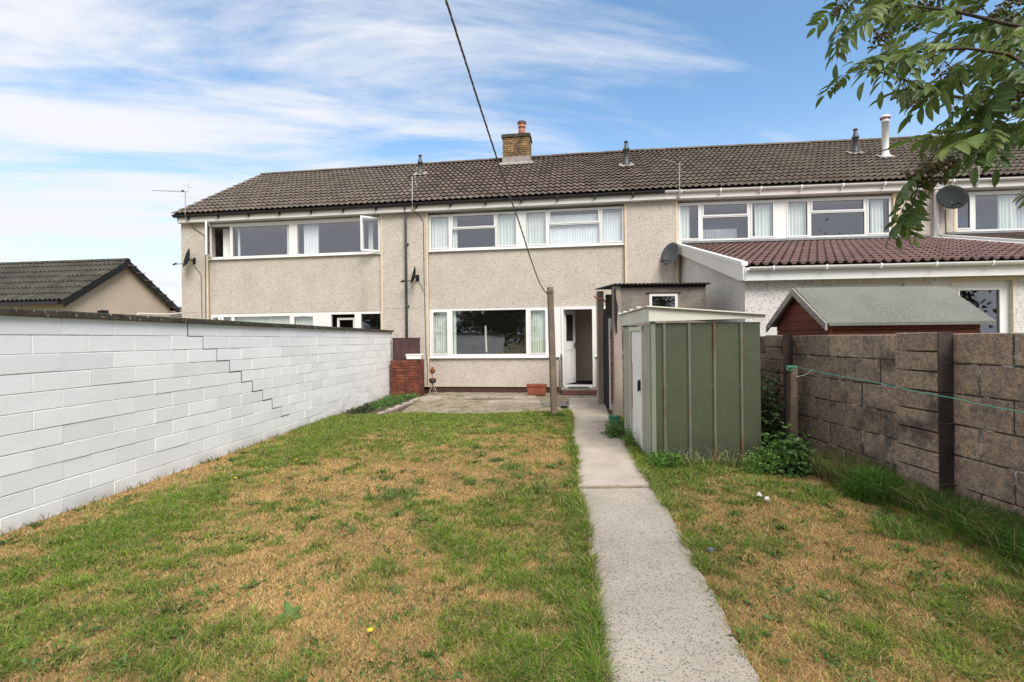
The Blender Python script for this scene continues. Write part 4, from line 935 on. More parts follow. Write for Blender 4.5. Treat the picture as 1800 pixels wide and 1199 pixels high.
# green twine on its own short post by the brown wall
t = post('fence_post', 'short brown post against the block wall holding green twine', 3.47, 6.02, 1.12, .10, .02, 'post')
m = MB(); m.tube([(.02,-.055,1.0),(.1,-.12,1.03),(.17,-.16,1.1)], .006, 5); m.build('wire_tie', 'alu', t)
t = thing('twine_line', 'thin green twine sagging along the brown block wall', 'twine', (3.47, 5.95, 1.13))
T0 = [(3.47,5.95,1.13),(3.47,5.6,1.11),(3.46,5.1,1.075),(3.46,4.6,1.055),(3.45,4.1,1.02),(3.45,3.6,.99),(3.45,3.2,.965),(3.45,2.6,.95),(3.45,2.0,.96),(3.45,1.3,1.0)]
pp = []
for i in range(len(T0)-1):
    for k in range(5):
        q = k/5; pp.append(tuple(T0[i][j]*(1-q)+T0[i+1][j]*q+(random.uniform(-.004,.004) if j == 2 else 0)-(3.47,5.95,1.13)[j] for j in range(3)))
m = MB(); m.tube(pp, .0042, 5); m.build('strand', 'twine', t)
m = MB(); m.tube([(.055*math.cos(a), .06+.055*math.sin(a)+.0, -.02+.03*math.sin(a*1.7)) for a in [i*.5 for i in range(34)]], .0045, 5); m.build('knot', 'twine', t)

# ------------------------------------------------------------------ metal shed
def metal_shed():
    ph = math.radians(3.0); t = thing('metal_shed', 'green ribbed metal garden shed with white sliding door on the path', 'shed', (1.69, 5.83, 0), -ph)
    W, L, H = 1.27, 1.95, 1.80                                     # local x across, y back
    m = MB(); m.box(0, W, 0, L, .0, .05); m.build('base', 'galv', t)
    # side towards the camera: panels between ribs
    xs = [0, .14, .435, .73, 1.045, W]
    for a, b in zip(xs, xs[1:]):
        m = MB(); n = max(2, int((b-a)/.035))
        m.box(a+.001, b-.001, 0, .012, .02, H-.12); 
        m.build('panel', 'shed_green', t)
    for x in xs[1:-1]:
        m = MB(); m.prism([(x-.022,0),(x-.013,-.022),(x+.013,-.022),(x+.022,0)], 'z', .02, H-.125); rb = m.build('rib', 'shed_rib', t)
    for x in (.10, .165, .70, 1.11, 1.02): 
        m = MB(); m.lathe([(.008,0),(.006,.004)], n=8); m.build('bolt', 'galv', t, loc=(x, -.001, .93), rot=(PI/2,0,0))
    # corner post, front (path side) with ribs and door
    m = MB(); m.box(-.016,.035,-.016,-.001,.02,H-.08); m.box(-.016,-.001,-.001,.055,.02,H-.08); m.build('corner_post', 'shed_post', t)
    m = MB(); m.box(0,.012,.055,.50,.02,H-.12); m.box(0,.012,1.24,L,.02,H-.12); m.build('front_panel', 'shed_front', t)
    for y in (.13,.24,.36,1.36,1.48,1.62,1.78):
        m = MB(); m.prism([(0,y-.02),(-.016,y-.012),(-.016,y+.012),(0,y+.02)], 'z', .02, H-.125); m.build('front_rib', 'shed_front', t)
    m = MB(); m.box(-.03,-.001,.44,.50,.02,H-.14); m.box(-.03,-.001,1.24,1.30,.02,H-.14); m.box(-.034,-.001,.44,1.30,H-.20,H-.141); m.build('door_frame', 'shed_trim', t)
    m = MB(); m.box(-.012,.004,.505,1.20,.03,H-.205)
    for k in range(5): m.box(-.0165,-.0122,.56+k*.13,.60+k*.13,.06,H-.25)
    d = m.build('door', 'shed_white', t)
    m = MB(); m.box(-.0175,-.0125,1.165,1.20,.5,1.15); m.build('rust_streak', 'rust_pale', d)
    m = MB(); m.box(-.045,-.0168,.60,.66,.80,.94); m.box(-.052,-.046,.615,.645,.78,.92); m.build('handle', 'black_plastic', d)
    m = MB(); m.box(0,.012,1.21,1.235,.02,H-.15); m.build('door_gap', 'rust', t)
    # other sides
    m = MB(); m.box(0, W, L-.012, L, .02, H-.1); m.box(W-.012, W, .012, L-.012, .02, H-.2); m.build('rear_panels', 'shed_green', t)
    # pent roof falling to the right, with deep fascia
    o = .05
    def zt(x): return H+.065-.105*(x/W)
    m = MB()
    m.prism([(-o,zt(-o)-.17),(-o,zt(-o)),(W+o*.8,zt(W)),(W+o*.8,zt(W)-.035),(W*.5,zt(W*.5)-.10)], 'y', -o, -o+.012)
    m.box(-o-.002,-o+.010,-o+.013,L+o,H-.10,zt(0)-.003); m.build('fascia', 'shed_trim', t)
    m = MB(); m.add([(-o-.03,-o-.04,zt(-o)+.004),(W+o*1.2,-o-.04,zt(W)),(W+o*1.2,L+o,zt(W)),(-o-.03,L+o,zt(-o)+.004)]+[(-o-.03,-o-.04,zt(-o)+.020),(W+o*1.2,-o-.04,zt(W)+.014),(W+o*1.2,L+o,zt(W)+.014),(-o-.03,L+o,zt(-o)+.020)],
          [(3,2,1,0),(4,5,6,7),(0,1,5,4),(1,2,6,5),(2,3,7,6),(3,0,4,7)]); rf = m.build('roof', 'shed_trim', t)
    for y in (.45,.95,1.45,1.9):
        m = MB(); m.prism([(-o-.035,zt(-o)+.02),(-o-.035,zt(-o)+.045),(W+o,zt(W)+.04),(W+o,zt(W)+.014)], 'y', y, y+.03); m.build('roof_rib', 'shed_trim', rf)
metal_shed()
o = MB(); o.prism([(0,0),(.22,0),(.25,.30),(-.03,.30)], 'y', 0, .2); o = o.build('plastic_tub', 'bin_green', None, loc=(1.66, 8.2, .0)); o.scale = (.6,.6,.6); tag(o, 'small teal plastic tub tucked behind the metal shed', 'tub')

# ------------------------------------------------------------------ outhouse
def outhouse():
    t = thing('outhouse', 'grey rendered outhouse with corrugated roof between metal shed and house', 'outhouse', (1.95, 9.24, 0), 0)
    W, D, H = 1.76, 1.85, 2.50
    wx0, wx1, wz0, wz1 = .68, 1.22, 2.0, 2.33
    m = MB(); m.box(.13, W, 0, .12, 0, wz0-.02); m.box(.13, wx0, 0, .12, wz0-.02, H); m.box(wx1, W, 0, .12, wz0-.02, H); m.box(wx0, wx1, 0, .12, wz1+.02, H); m.build('front_wall', 'grey_render', t)
    m = MB(); m.box(.135,.50,-.012,-.001,.05,1.75); m.box(.50,.60,-.010,-.001,.05,1.2); m.build('rough_render_patch', 'rough_render', t)
    m = MB(); m.box(W-.12, W, .12, D, 0, H); m.box(.2, W-.12, D-.12, D, 0, H); m.build('back_wall', 'grey_render', t)
    m = MB(); m.prism([(-.03,0),(.16,0),(.15,1.0),(.13,H),(.0,H),(-.0,.35)], 'y', -.015, .13); m.build('jamb', 'jamb', t)
    m = MB(); m.box(-.01,.12,D-.22,D,0,H+.07); m.build('jamb', 'jamb', t)
    m = MB(); m.box(.02,.10,.14,.30,0,H); m.build('reveal_wall', 'mortar_dark', t)
    coursed(t, 'brick', 'brick_red', (-.001,.33,0), -PI/2, .18, .2, 1.5, .225, .075, .011, .05, .006, .004, phase=.3)
    m = MB(); m.box(-.02,.06,.34,.40,.08,1.9); m.build('door_frame', 'wood_white', t)
    m = MB(); m.box(.10,.13,.4,D-.22,0,2.0); m.build('door', 'felt_black', t)  # black sheet in the open doorway, painting the dark inside
    m = MB(); m.tube([(.02,-.03,2.45),(.02,-.05,2.25),(.03,-.05,1.85),(.045,-.04,1.6)], [.012,.022,.02,.010], 6); m.tube([(.0,-.03,2.42),(.06,-.05,2.1),(.03,-.05,1.7)], .012, 6); m.build('hanging_cable', 'black_plastic', t)
    w = window(t, 0, wx0, wx1, wz0-.02, wz1+.02, [(wx0+.05, wx1-.05, wz0+.03, wz1-.03, 'g')], y=-.01, dep=.06, sill=False, mat='wood_white')
    m = MB(); m.box(wx0-.06, wx1+.06, -.02, -.001, wz1+.0205, wz1+.045); m.build('lintel', 'mortar_dark', t)
    m = MB(); n = 120; vs = []
    x0, x1 = -.03, W+.06
    for i in range(n+1):
        x = x0+(x1-x0)*i/n; z = H+.03+.016*math.sin(2*PI*x/.076)
        vs += [(x, -.12, z), (x, D+.1, z+.12)]
    m.add(vs, [(2*i, 2*i+2, 2*i+3, 2*i+1) for i in range(n)]); o = m.build('roof', 'corr', t, recalc=False); md = o.modifiers.new('thick', 'SOLIDIFY'); md.thickness = .008
    m = MB(); m.box(.13, W, -.03, -.001, H-.03, H+.006); m.build('wall_plate', 'felt_black', t)
    m = MB(); m.tube([(-.02,.6,2.22),(-.10,.55,2.30),(-.22,.5,2.30),(-.30,.48,2.36)], [.012,.014,.016,.01], 6); m.build('rusty_bracket', 'rust', t)
outhouse()

# ------------------------------------------------------------------ neighbour's timber shed
def timber_shed():
    t = thing('timber_shed', 'red stained timber shed with grey felt roof beyond the brown wall', 'shed', (3.93, 5.98, 0), 0)
    W, D, H, R = 1.86, 1.18, 1.70, 2.13                            # x length, y width, eaves, ridge
    m = MB(); m.box(.02, W-.02, .02, D-.02, 0, H); m.build('frame', 'felt_black', t)
    for i in range(14):                                            # shiplap boards, long side and gable
        z = .02+i*.12; 
        if z > H-.02: break
        m = MB(); m.prism([(.0,z),(-.006,z+.012),(-.001,z+.112),(.012,z+.118),(.02,z+.118),(.02,z)], 'x', 0, W); m.build('plank', 'plank_red', t)
    for i in range(18):
        z = .02+i*.12; zt = z+.118
        if z >= R-.06: break
        f = lambda zz: 0 if zz <= H else (zz-H)/(R-H)*D/2
        a0, a1 = f(z), f(min(zt, R-.01)); m = MB()
        vs = [(-.002,a0,z),(-.008,a0,z+.012),(-.002,a1,min(zt,R-.01)),(-.002,D-a0,z),(-.008,D-a0,z+.012),(-.002,D-a1,min(zt,R-.01))]
        vs += [(.02,v[1],v[2]) for v in vs]
        m.add(vs, [(0,3,4,1),(1,4,5,2),(6,7,10,9),(7,8,11,10),(0,1,7,6),(1,2,8,7),(3,9,10,4),(4,10,11,5),(2,5,11,8),(0,6,9,3)]); m.build('plank', 'plank_red', t)
    m = MB(); m.box(-.014,.03,-.014,-.0065,0,H); m.box(-.014,-.0085,-.0064,.03,0,H); m.build('corner_strip', 'plank_red', t)
    o = .06; sl = (R-H)/(D/2)
    m = MB(); zz = lambda y: R+.03-abs(y-D/2)*sl; e0, e1 = -.10, D+.10
    m.prism([(e0,zz(e0)-.012),(e0,zz(e0)+.004),(e0+.01,zz(e0)+.016),(D/2-.02,R+.028),(D/2,R+.034),(D/2+.02,R+.028),(e1,zz(e1)+.012),(e1,zz(e1)-.012),(D/2,R+.008)], 'x', -.09, W+.10); m.build('roof_felt', 'felt_green', t)
    for e in (e0, e1):
        m = MB(); m.prism([(e,zz(e)-.085),(e,zz(e)+.004),(D/2,R+.026),(D/2,R-.075)], 'x', -.118, -.094); m.build('barge_board', 'barge', t)
    m = MB(); m.box(-.08, W+.08, e0-.012, e0-.001, zz(e0)-.03, zz(e0)+.008); m.build('felt_edge', 'felt_green', t)
timber_shed()

# ------------------------------------------------------------------ neighbour's garage on the left, beyond the white wall
def garage():
    az = math.atan2(.12, -.993)                                    # ridge direction
    t = thing('garage', 'cream rendered garage with dark tiled gable roof beyond the white wall', 'garage', (-14.24, 15.5, 0), az-PI)
    # local: +x towards the gable end (x=0), body to -x; y: 0 front .. W back
    W, L, H, R = 4.0, 8.0, 3.05, 4.45
    m = MB(); m.box(-L, 0, 0, .2, 0, H); m.box(-L, 0, W-.2, W, 0, H); m.box(-L,-L+.2,.2,W-.2,0,H); m.build('wall', 'cream_wall', t)
    m = MB(); m.prism([(.2,0),(W-.2,0),(W-.2,H-.1),(W,H),(W/2,R-.06),(0,H),(.2,H-.1)], 'x', -.2, 0); m.build('gable_wall', 'cream_wall', t)
    o = .28; sl = (R-H)/(W/2)
    m = MB(); m.prism([(-o,H-o*sl+.02),(W/2,R+.02),(W+o,H-o*sl+.02),(W+o,H-o*sl-.04),(W/2,R-.05),(-o,H-o*sl-.04)], 'x', -L-.2, .16); rf = m.build('roof', 'felt_black', t)
    tiled_slope(rf, -L-.2, .2, -o-.03, H-o*sl+.03, W/2, R+.06, 7, 25, 'tile_charcoal', hgt=.055, thick=.03)
    me = tile_mesh(.328, .33, 'tile_brown', 2, .03, .018)
    N = 8; rm = MB(); k = 8; vs = []
    for x in (0, .47):
        vs += [(x, .11*math.cos(PI*i/k), .09*math.sin(PI*i/k)) for i in range(k+1)]
    rm.add(vs, [(i, i+1, k+2+i, k+1+i) for i in range(k)]+[tuple(range(k+1)), tuple(range(2*k+1, k, -1))]); rme = rm.mesh('ridge_tile', 'coping')
    for i in range(18): link('ridge_tile', rme, rf, (-L-.2+i*.465, W/2, R+.05), (0,0,0))
    for s in (0, 1):
        e = -o if s == 0 else W+o
        m = MB(); m.prism([(e,H-o*sl-.20),(e,H-o*sl+.05),(W/2,R+.07),(W/2,R-.17)], 'x', .165, .20); m.build('barge_board', 'black_pvc', t)
    m = MB()
    for i in range(7):                                              # stepped tile ends on the far verge
        y = W+o-i*.33; m.box(.02,.23,y-.34,y,H-o*sl+.07+i*.33*sl,H-o*sl+.11+i*.33*sl)
    m.build('verge_tile', 'tile_brown', t)
    m = MB(); m.box(-L, .1, -o-.09, -o-.0, H-o*sl-.10, H-o*sl+.0); m.build('gutter', 'black_pvc', t)
    w = MB(); w.box(-3.2,-1.55,-.012,.0-.001,1.6,2.45); w.build('window', 'lead', t)
garage()
def G_(lx, ly, z):
    az = math.atan2(.12, -.993)-PI; return (-14.24+lx*math.cos(az)-ly*math.sin(az), 15.5+lx*math.sin(az)+ly*math.cos(az), z)
az = math.atan2(.12,-.993)-PI
t = thing('flood_light', 'small dark flood light on the cream garage gable', 'light', G_(0, 1.05, 2.55), az)
m = MB(); m.box(.0,.10,-.04,.04,-.1,-.05); m.tube([(.05,0,-.08),(.12,0,.0)], .02, 6); m.build('bracket', 'black_plastic', t)
m = MB(); m.prism([(.06,-.09),(.24,-.04),(.24,.10),(.06,.08)], 'y', -.12, .12); m.build('lamp_head', 'black_plastic', t)
t = thing('drying_pole', 'thin white pole crossing between the garage and the end house', 'pole', (-12.2, 17.2, 2.55))
m = MB(); m.tube([(-1.1,0,.02),(0,0,-.02),(1.45,0,.10)], .025, 6); m.tube([(-1.1,0,.02),(-1.1,0,-2.55)], .03, 6); m.build('tube', 'wood_white', t)
t = thing('log', 'short brown log end showing over the white wall coping', 'log', (-6.0, 7.25, 1.73), .3)
m = MB(); m.lathe([(.045,-.2),(.05,0),(.045,.2)], n=10); m.build('trunk', 'pot_clay', t, rot=(0,PI/2,0)); 
t_ = thing('log_shelf', 'low plank shelf behind the white wall', 'shelf', (-6.0, 7.25, 0), .3); m = MB(); m.box(-.6,.6,-.15,.15,1.62,1.66); m.build('board', 'barge', t_)
m = MB(); m.box(-.55,-.5,-.1,.1,0,1.62); m.build('leg', 'barge', t_); m = MB(); m.box(.5,.55,-.1,.1,0,1.62); m.build('leg', 'barge', t_)

# far small house seen in the gap
t = thing('far_house', 'far small house with brown roof and white window in the gap left of the terrace', 'house', (-44.5, 60, 0), -.1)
m = MB(); m.box(0, 9, 0, 6, 0, 4.2); m.build('wall', 'cream_wall', t)
m = MB(); m.prism([(-.4,4.2),(3,6.2),(6.4,4.2)], 'x', -.2, 9.2); rf = m.build('roof', 'tile_dark', t)
for i in range(6):
    m = MB(); m.prism([(-.45+i*.5,4.2+i*.294+.02),(-.45+i*.5,4.26+i*.294+.02),(.1+i*.5,4.56+i*.294),(.1+i*.5,4.5+i*.294)], 'x', -.2, 9.2); m.build('tile_course', 'tile_dark', rf)
m = MB(); m.box(3.2,3.9,2.7,3.3,5.8,6.9); m.build('chimney', 'plum_block', rf)
for x in (1.6, 5.2):
    m = MB(); m.box(x,x+1.9,-.06,-.001,2.5,3.9); f = m.build('window', 'upvc', t)
    for k in range(2): m = MB(); m.box(x+.15+k*.85,x+.85+k*.85,-.08,-.061,2.65,3.75); m.build('pane', 'lead', f)
m = MB(); m.box(-.3,9.3,-.5,-.4,4.0,4.2); m.build('gutter', 'wood_white', t)

# ------------------------------------------------------------------ foliage
def leaf_cloud(name, pts, size, mat, parent=None, up=.4, asp=.5):
    """small folded leaves at given points, one joined mesh"""
    n = len(pts); P = np.asarray(pts, float)
    d = rng.normal(0, 1, (n,3)); d[:,2] = d[:,2]*.5+up*.0; d /= np.linalg.norm(d, axis=1)[:,None]
    s = rng.normal(0, 1, (n,3)); s -= (s*d).sum(1)[:,None]*d; s /= np.linalg.norm(s, axis=1)[:,None]
    nn = np.cross(d, s); L = size*rng.uniform(.6, 1.3, n)[:,None]; w = L*asp/2
    V = np.empty((n,6,3)); V[:,0] = P; V[:,1] = P+d*L*.35+s*w+nn*w*.35; V[:,2] = P+d*L*.75+s*w*.7+nn*w*.2; V[:,3] = P+d*L; V[:,4] = P+d*L*.75-s*w*.7+nn*w*.2; V[:,5] = P+d*L*.35-s*w+nn*w*.35
    me = bpy.data.meshes.new(name); me.vertices.add(n*6); me.vertices.foreach_set('co', V.ravel())
    b = (np.arange(n)*6)[:,None]; lo = np.concatenate([b+np.array([0,1,2,3]), b+np.array([0,3,4,5])], 1).ravel()
    me.loops.add(n*8); me.loops.foreach_set('vertex_index', lo); me.polygons.add(n*2); me.polygons.foreach_set('loop_start', np.arange(n*2)*4); me.update(calc_edges=True)
    me.materials.append(M[mat]); return link(name, me, parent)
def bush(name, label, cat, loc, r, n, size, mat, stems=9, asp=.5, group=None, base=.0, jag=.35):
    t = thing(name, label, cat, loc, 0, group)
    dirs = rng.normal(0, 1, (stems*3, 3)); dirs[:,2] = np.abs(dirs[:,2]); dirs /= np.linalg.norm(dirs, axis=1)[:,None]
    c = dirs*np.array(r)*rng.uniform(.45,.95,(len(dirs),1)); 
    k = rng.integers(0, len(c), n); P = c[k]+rng.normal(0, 1, (n,3))*np.array(r)*jag*.55; P[:,2] = np.abs(P[:,2])+base
    f = leaf_cloud('leaves', P, size, mat, t, asp=asp); f['kind'] = 'stuff'
    m = MB()
    for i in range(stems): m.tube([(0,0,0), tuple(c[i]*.5+np.array([0,0,.02])), tuple(c[i])], [.006,.004,.002], 4)
    m.build('stems', 'weed_leaf', t); return t
bush('shrub', 'leafy dark green shrub at the foot of the short post', 'shrub', (3.02, 5.35, 0), (.30,.26,.46), 1700, .060, 'weed_leaf', 10)
bush('shrub', 'feathery bright green shrub against the right corner of the metal shed', 'shrub', (2.72, 5.28, 0), (.26,.20,.26), 2600, .030, 'bright_leaf', 12, .3)
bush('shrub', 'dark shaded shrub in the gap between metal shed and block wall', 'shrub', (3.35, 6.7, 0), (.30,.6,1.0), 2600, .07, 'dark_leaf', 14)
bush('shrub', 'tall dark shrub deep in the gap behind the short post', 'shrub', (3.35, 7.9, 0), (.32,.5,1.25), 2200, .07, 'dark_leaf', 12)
bush('weed_clump', 'leafy weed clump on the path side of the shed, nearer the house', 'weeds', (1.52, 7.35, 0), (.16,.22,.24), 1500, .04, 'weed_leaf', 10, .4)
bush('weed_clump', 'small bright weed clump against the white shed door', 'weeds', (1.60, 6.65, 0), (.08,.16,.22), 500, .035, 'bright_leaf', 7, .4)
bush('weed_clump', 'broad leaved weed clump at the near corner of the metal shed', 'weeds', (1.78, 5.62, 0), (.20,.14,.15), 420, .10, 'bright_leaf', 9, .28)
bush('weed_clump', 'low leafy weeds along the bed by the end of the white wall', 'weeds', (-3.0, 11.4, 0), (.30,1.0,.16), 1600, .05, 'weed_leaf', 10, .5)
bush('weed_clump', 'low weeds spilling past the bed edge towards the patio', 'weeds', (-2.75, 12.4, 0), (.35,.45,.14), 900, .05, 'weed_leaf', 10, .5)
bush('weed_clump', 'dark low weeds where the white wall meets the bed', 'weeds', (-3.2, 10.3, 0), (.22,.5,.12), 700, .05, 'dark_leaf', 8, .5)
# feathery green mound by the wall
def mound():
    t = thing('fern_mound', 'soft feathery green mound of horsetail against the brown block wall', 'plant', (3.30, 4.42, 0), 0)
    n = 5200; a = rng.uniform(0, 2*PI, n); e = np.arccos(rng.uniform(0,1,n)); r = rng.uniform(.55,1,n)**.5
    x = .24*r*np.sin(e)*np.cos(a); y = .22*r*np.sin(e)*np.sin(a); z = .25*r*np.cos(e)
    o = blades('fronds', x, y, .07*rng.uniform(.5,1.3,n), np.full(n,.0045), np.array([.085,.19,.03])*rng.uniform(.6,1.4,(n,1)), lean=1.3, z0=z); o.parent = t; o['kind'] = 'stuff'
mound()
# docks and dandelions: broad leaved rosettes that stand out of the lawn
def rosette_mesh(n, L, w, seed):
    r = random.Random(seed); m = MB()
    for i in range(n):
        a = 2*PI*i/n+r.uniform(-.3,.3); l = L*r.uniform(.6,1.2); ww = w*r.uniform(.7,1.2); el = r.uniform(.25,.9)
        d = Vector((math.cos(a), math.sin(a), 0)); s = Vector((-math.sin(a), math.cos(a), 0)); vs = []
        for k in range(5):
            q = k/4; p = d*l*q*math.cos(el*(1-q*.6))+Vector((0,0,l*(math.sin(el)*q-.55*q*q*math.sin(el))+.004)); hw = ww*math.sin(PI*min(.98, .12+q*.86))**.8/2
            vs += [tuple(p-s*hw+Vector((0,0,hw*.3))), tuple(p), tuple(p+s*hw+Vector((0,0,hw*.3)))]
        f = []
        for k in range(4): f += [(k*3,k*3+1,k*3+4,k*3+3),(k*3+1,k*3+2,k*3+5,k*3+4)]
        m.add(vs, f)
    return m.mesh('rosette', 'weed_leaf', smooth=True, recalc=False)
def lawn_leaves():
    """small broad weeds all over the lawn, joined: ground cover nobody could count"""
    V = []; Fc = []; cx, cy = scatter(620, -4.4, 3.5, 1.5, 9.0, 1.7); k = lawn_mask(cx, cy) & (np.abs(cx) < 1.1*cy) & ~((cx > 1.6) & (cy > 5.6)); cx, cy = cx[k], cy[k]
    clus = fbm(cx, cy, .8, 55) > .42; cx, cy = cx[clus], cy[clus]; r = random.Random(5)
    for x, y in zip(cx, cy):
        for i in range(r.randint(2, 6)):
            a = r.uniform(0, 2*PI); l = r.uniform(.022, .062); w = l*r.uniform(.22, .42); el = r.uniform(.15, 1.0); ox, oy = r.uniform(-.035,.035), r.uniform(-.035,.035); tw = r.uniform(-.4,.4)
            d = Vector((math.cos(a), math.sin(a), 0)); s_ = (Vector((-math.sin(a), math.cos(a), 0))+Vector((0,0,tw))).normalized(); b = len(V)
            for q in range(4):
                t_ = q/3; p = Vector((x+ox, y+oy, .006))+d*l*t_*math.cos(el)+Vector((0,0,l*math.sin(el)*t_*(1-.45*t_)+.012)); hw = w*(.25,.9,1,.12)[q]/2
                V += [tuple(p-s_*hw), tuple(p+s_*hw)]
            Fc += [(b+2*q, b+2*q+1, b+2*q+3, b+2*q+2) for q in range(3)]
    me = bpy.data.meshes.new('lawn_weed_leaves'); me.from_pydata(V, [], Fc); me.materials.append(M['weed_leaf']); o = link('lawn_weed_leaves', me)
    tag(o, 'small broad leaved weeds scattered low over the whole dry lawn', 'weeds', kind='stuff')
lawn_leaves()
RM = [rosette_mesh(7, .085, .026, 1), rosette_mesh(6, .10, .036, 3)]
for x, y, k, lb in ((-1.22,2.62,1,'broad dock leaves flat in the near lawn, left of the yellow dandelion'), (-1.60,2.95,0,'dark weed rosette in the near lawn, closer to the white wall'), (-1.75,2.45,1,'dock leaves at the bottom left of the lawn'), (2.25,2.5,0,'pale green weed rosette low in the right lawn, nearest the camera'), (1.78,2.75,0,'dark weed rosette in the right lawn close to the path')):
    o = link('dock_plant', RM[k], None, (x, y, .0), (random.uniform(-.2,.2), random.uniform(-.2,.2), random.uniform(0,6))); tag(o, lb, 'weed')
def dandelion(x, y, h, label):
    t = thing('dandelion', label, 'flower', (x, y, 0)); m = MB(); m.tube([(0,0,0),(.01,0,h)], .0025, 4); m.build('stem', 'weed_leaf', t)
    m = MB(); m.lathe([(.004,0),(.016,.006),(.012,.010),(.002,.011)], n=8); m.build('flower_head', M['yellow'], t, loc=(.01,0,h))
M['yellow'] = pmat('yellow_petal', (.75,.55,.02), (.6,.42,.02), 50, .7)
dandelion(-.735, 2.42, .05, 'largest yellow dandelion low in the near lawn'); dandelion(-3.0, 5.2, .04, 'tiny yellow flower near the white wall, nearer the camera'); dandelion(-2.7, 6.0, .04, 'tiny yellow flower near the white wall, farther away')
# broken white ornament on the right lawn
t = thing('white_ornament', 'small broken white ornament lying on the dry right lawn', 'ornament', (2.27, 4.42, .01), .4); t.scale = (.75,.75,.75)
m = MB(); m.lathe([(.012,0),(.03,.01),(.028,.035),(.012,.06)], n=7); m.build('lower_piece', 'stone_white', t, loc=(.02,-.03,0), rot=(.5,.3,0))
m = MB(); m.lathe([(.03,.0),(.035,.01),(.012,.04),(.004,.055)], n=6); m.build('upper_piece', 'stone_white', t, loc=(-.01,.03,.04), rot=(-.2,.1,0))
m = MB(); m.box(-.022,.022,-.015,.015,0,.02); o = m.build('stone', 'lead', None, loc=(1.36, 3.35, .02), rot=(0,0,.5)); tag(o, 'small dark grey stone on the right edge of the path', 'stone')

# ------------------------------------------------------------------ rowan tree: trunk out of view to the right, boughs hang into the picture
def pinnate(n, L, droop, seed):
    """a compound leaf: thin rachis and paired pointed leaflets, base at origin, running along +x"""
    r = random.Random(seed); m = MB(); R_ = []
    for k in range(7): q = k/6; R_.append(Vector((L*q*(1-.12*q*droop), .01*math.sin(q*3+seed), -droop*L*.30*q*q)))
    m.tube([tuple(p) for p in R_], [.0016,.0014,.0013,.0011,.001,.0008,.0006], 4)
    def leaflet(p, d, l, w):
        nz = Vector((0,0,1)); s = d.cross(nz).normalized(); up = s.cross(d).normalized(); vs = []; K = 5
        for k in range(K+1):
            q = k/K; c = p+d*l*q-up*l*.22*q*q+up*.004; hw = w/2*(math.sin(PI*min(1, q*.92+.06))**.75) if 0 < k < K else .0008
            vs += [tuple(c-s*hw+up*hw*.45), tuple(c), tuple(c+s*hw+up*hw*.45)]
        f = []
        for k in range(K): f += [(k*3,k*3+1,k*3+4,k*3+3),(k*3+1,k*3+2,k*3+5,k*3+4)]
        m.add(vs, f)
    for i in range(n):
        q = .24+.72*i/n; p = R_[0].lerp(R_[-1], q); kk = q*6; a = int(kk); p = R_[a].lerp(R_[min(a+1,6)], kk-a)
        for s in (-1, 1):
            an = s*math.radians(58-8*i/n+r.uniform(-8,8)); dd = Vector((math.cos(an), math.sin(an), r.uniform(-.45,.1)-.25*droop)).normalized()
            leaflet(p, dd, L*.32*(1-.25*abs(q-.5))*r.uniform(.75,1.12), L*.104*r.uniform(.9,1.1))
    leaflet(R_[-1], (R_[-1]-R_[-2]).normalized(), L*.33, L*.11)
    return m.mesh('leaf', 'rowan_leaf', smooth=True, recalc=False)
PL = [pinnate(6, .18, .6, 1), pinnate(7, .20, 1.0, 2), pinnate(6, .165, 1.5, 3), pinnate(7, .205, .3, 4), pinnate(5, .15, 1.1, 5), pinnate(6, .18, 1.8, 6), pinnate(6, .17, -.4, 7)]
def berries(seed):
    r = random.Random(seed); m = MB()
    for i in range(46):
        a = r.uniform(0, 2*PI); q = r.uniform(0,1)**.5; c = (q*.042*math.cos(a), q*.042*math.sin(a), r.uniform(-.03,.016)*(1.2-q)); rr = r.uniform(.0038,.0052)
        m.lathe([(rr*.3,-rr),(rr*.85,-rr*.55),(rr,0),(rr*.85,rr*.55),(rr*.3,rr)], c, 5)
        if i % 3 == 0: m.tube([(0,0,.05), c], .0008, 3)
    return m.mesh('berry_cluster', 'berry', smooth=True, recalc=False)
BM = [berries(1), berries(2)]
def P_(u, v, y):                                                    # sight-line bookkeeping used only to write down real positions
    a = u-900; b = 597-v; return Vector(((a+b*.0105)/850*y, y, 1.5+(b-a*.0105)/850*y))
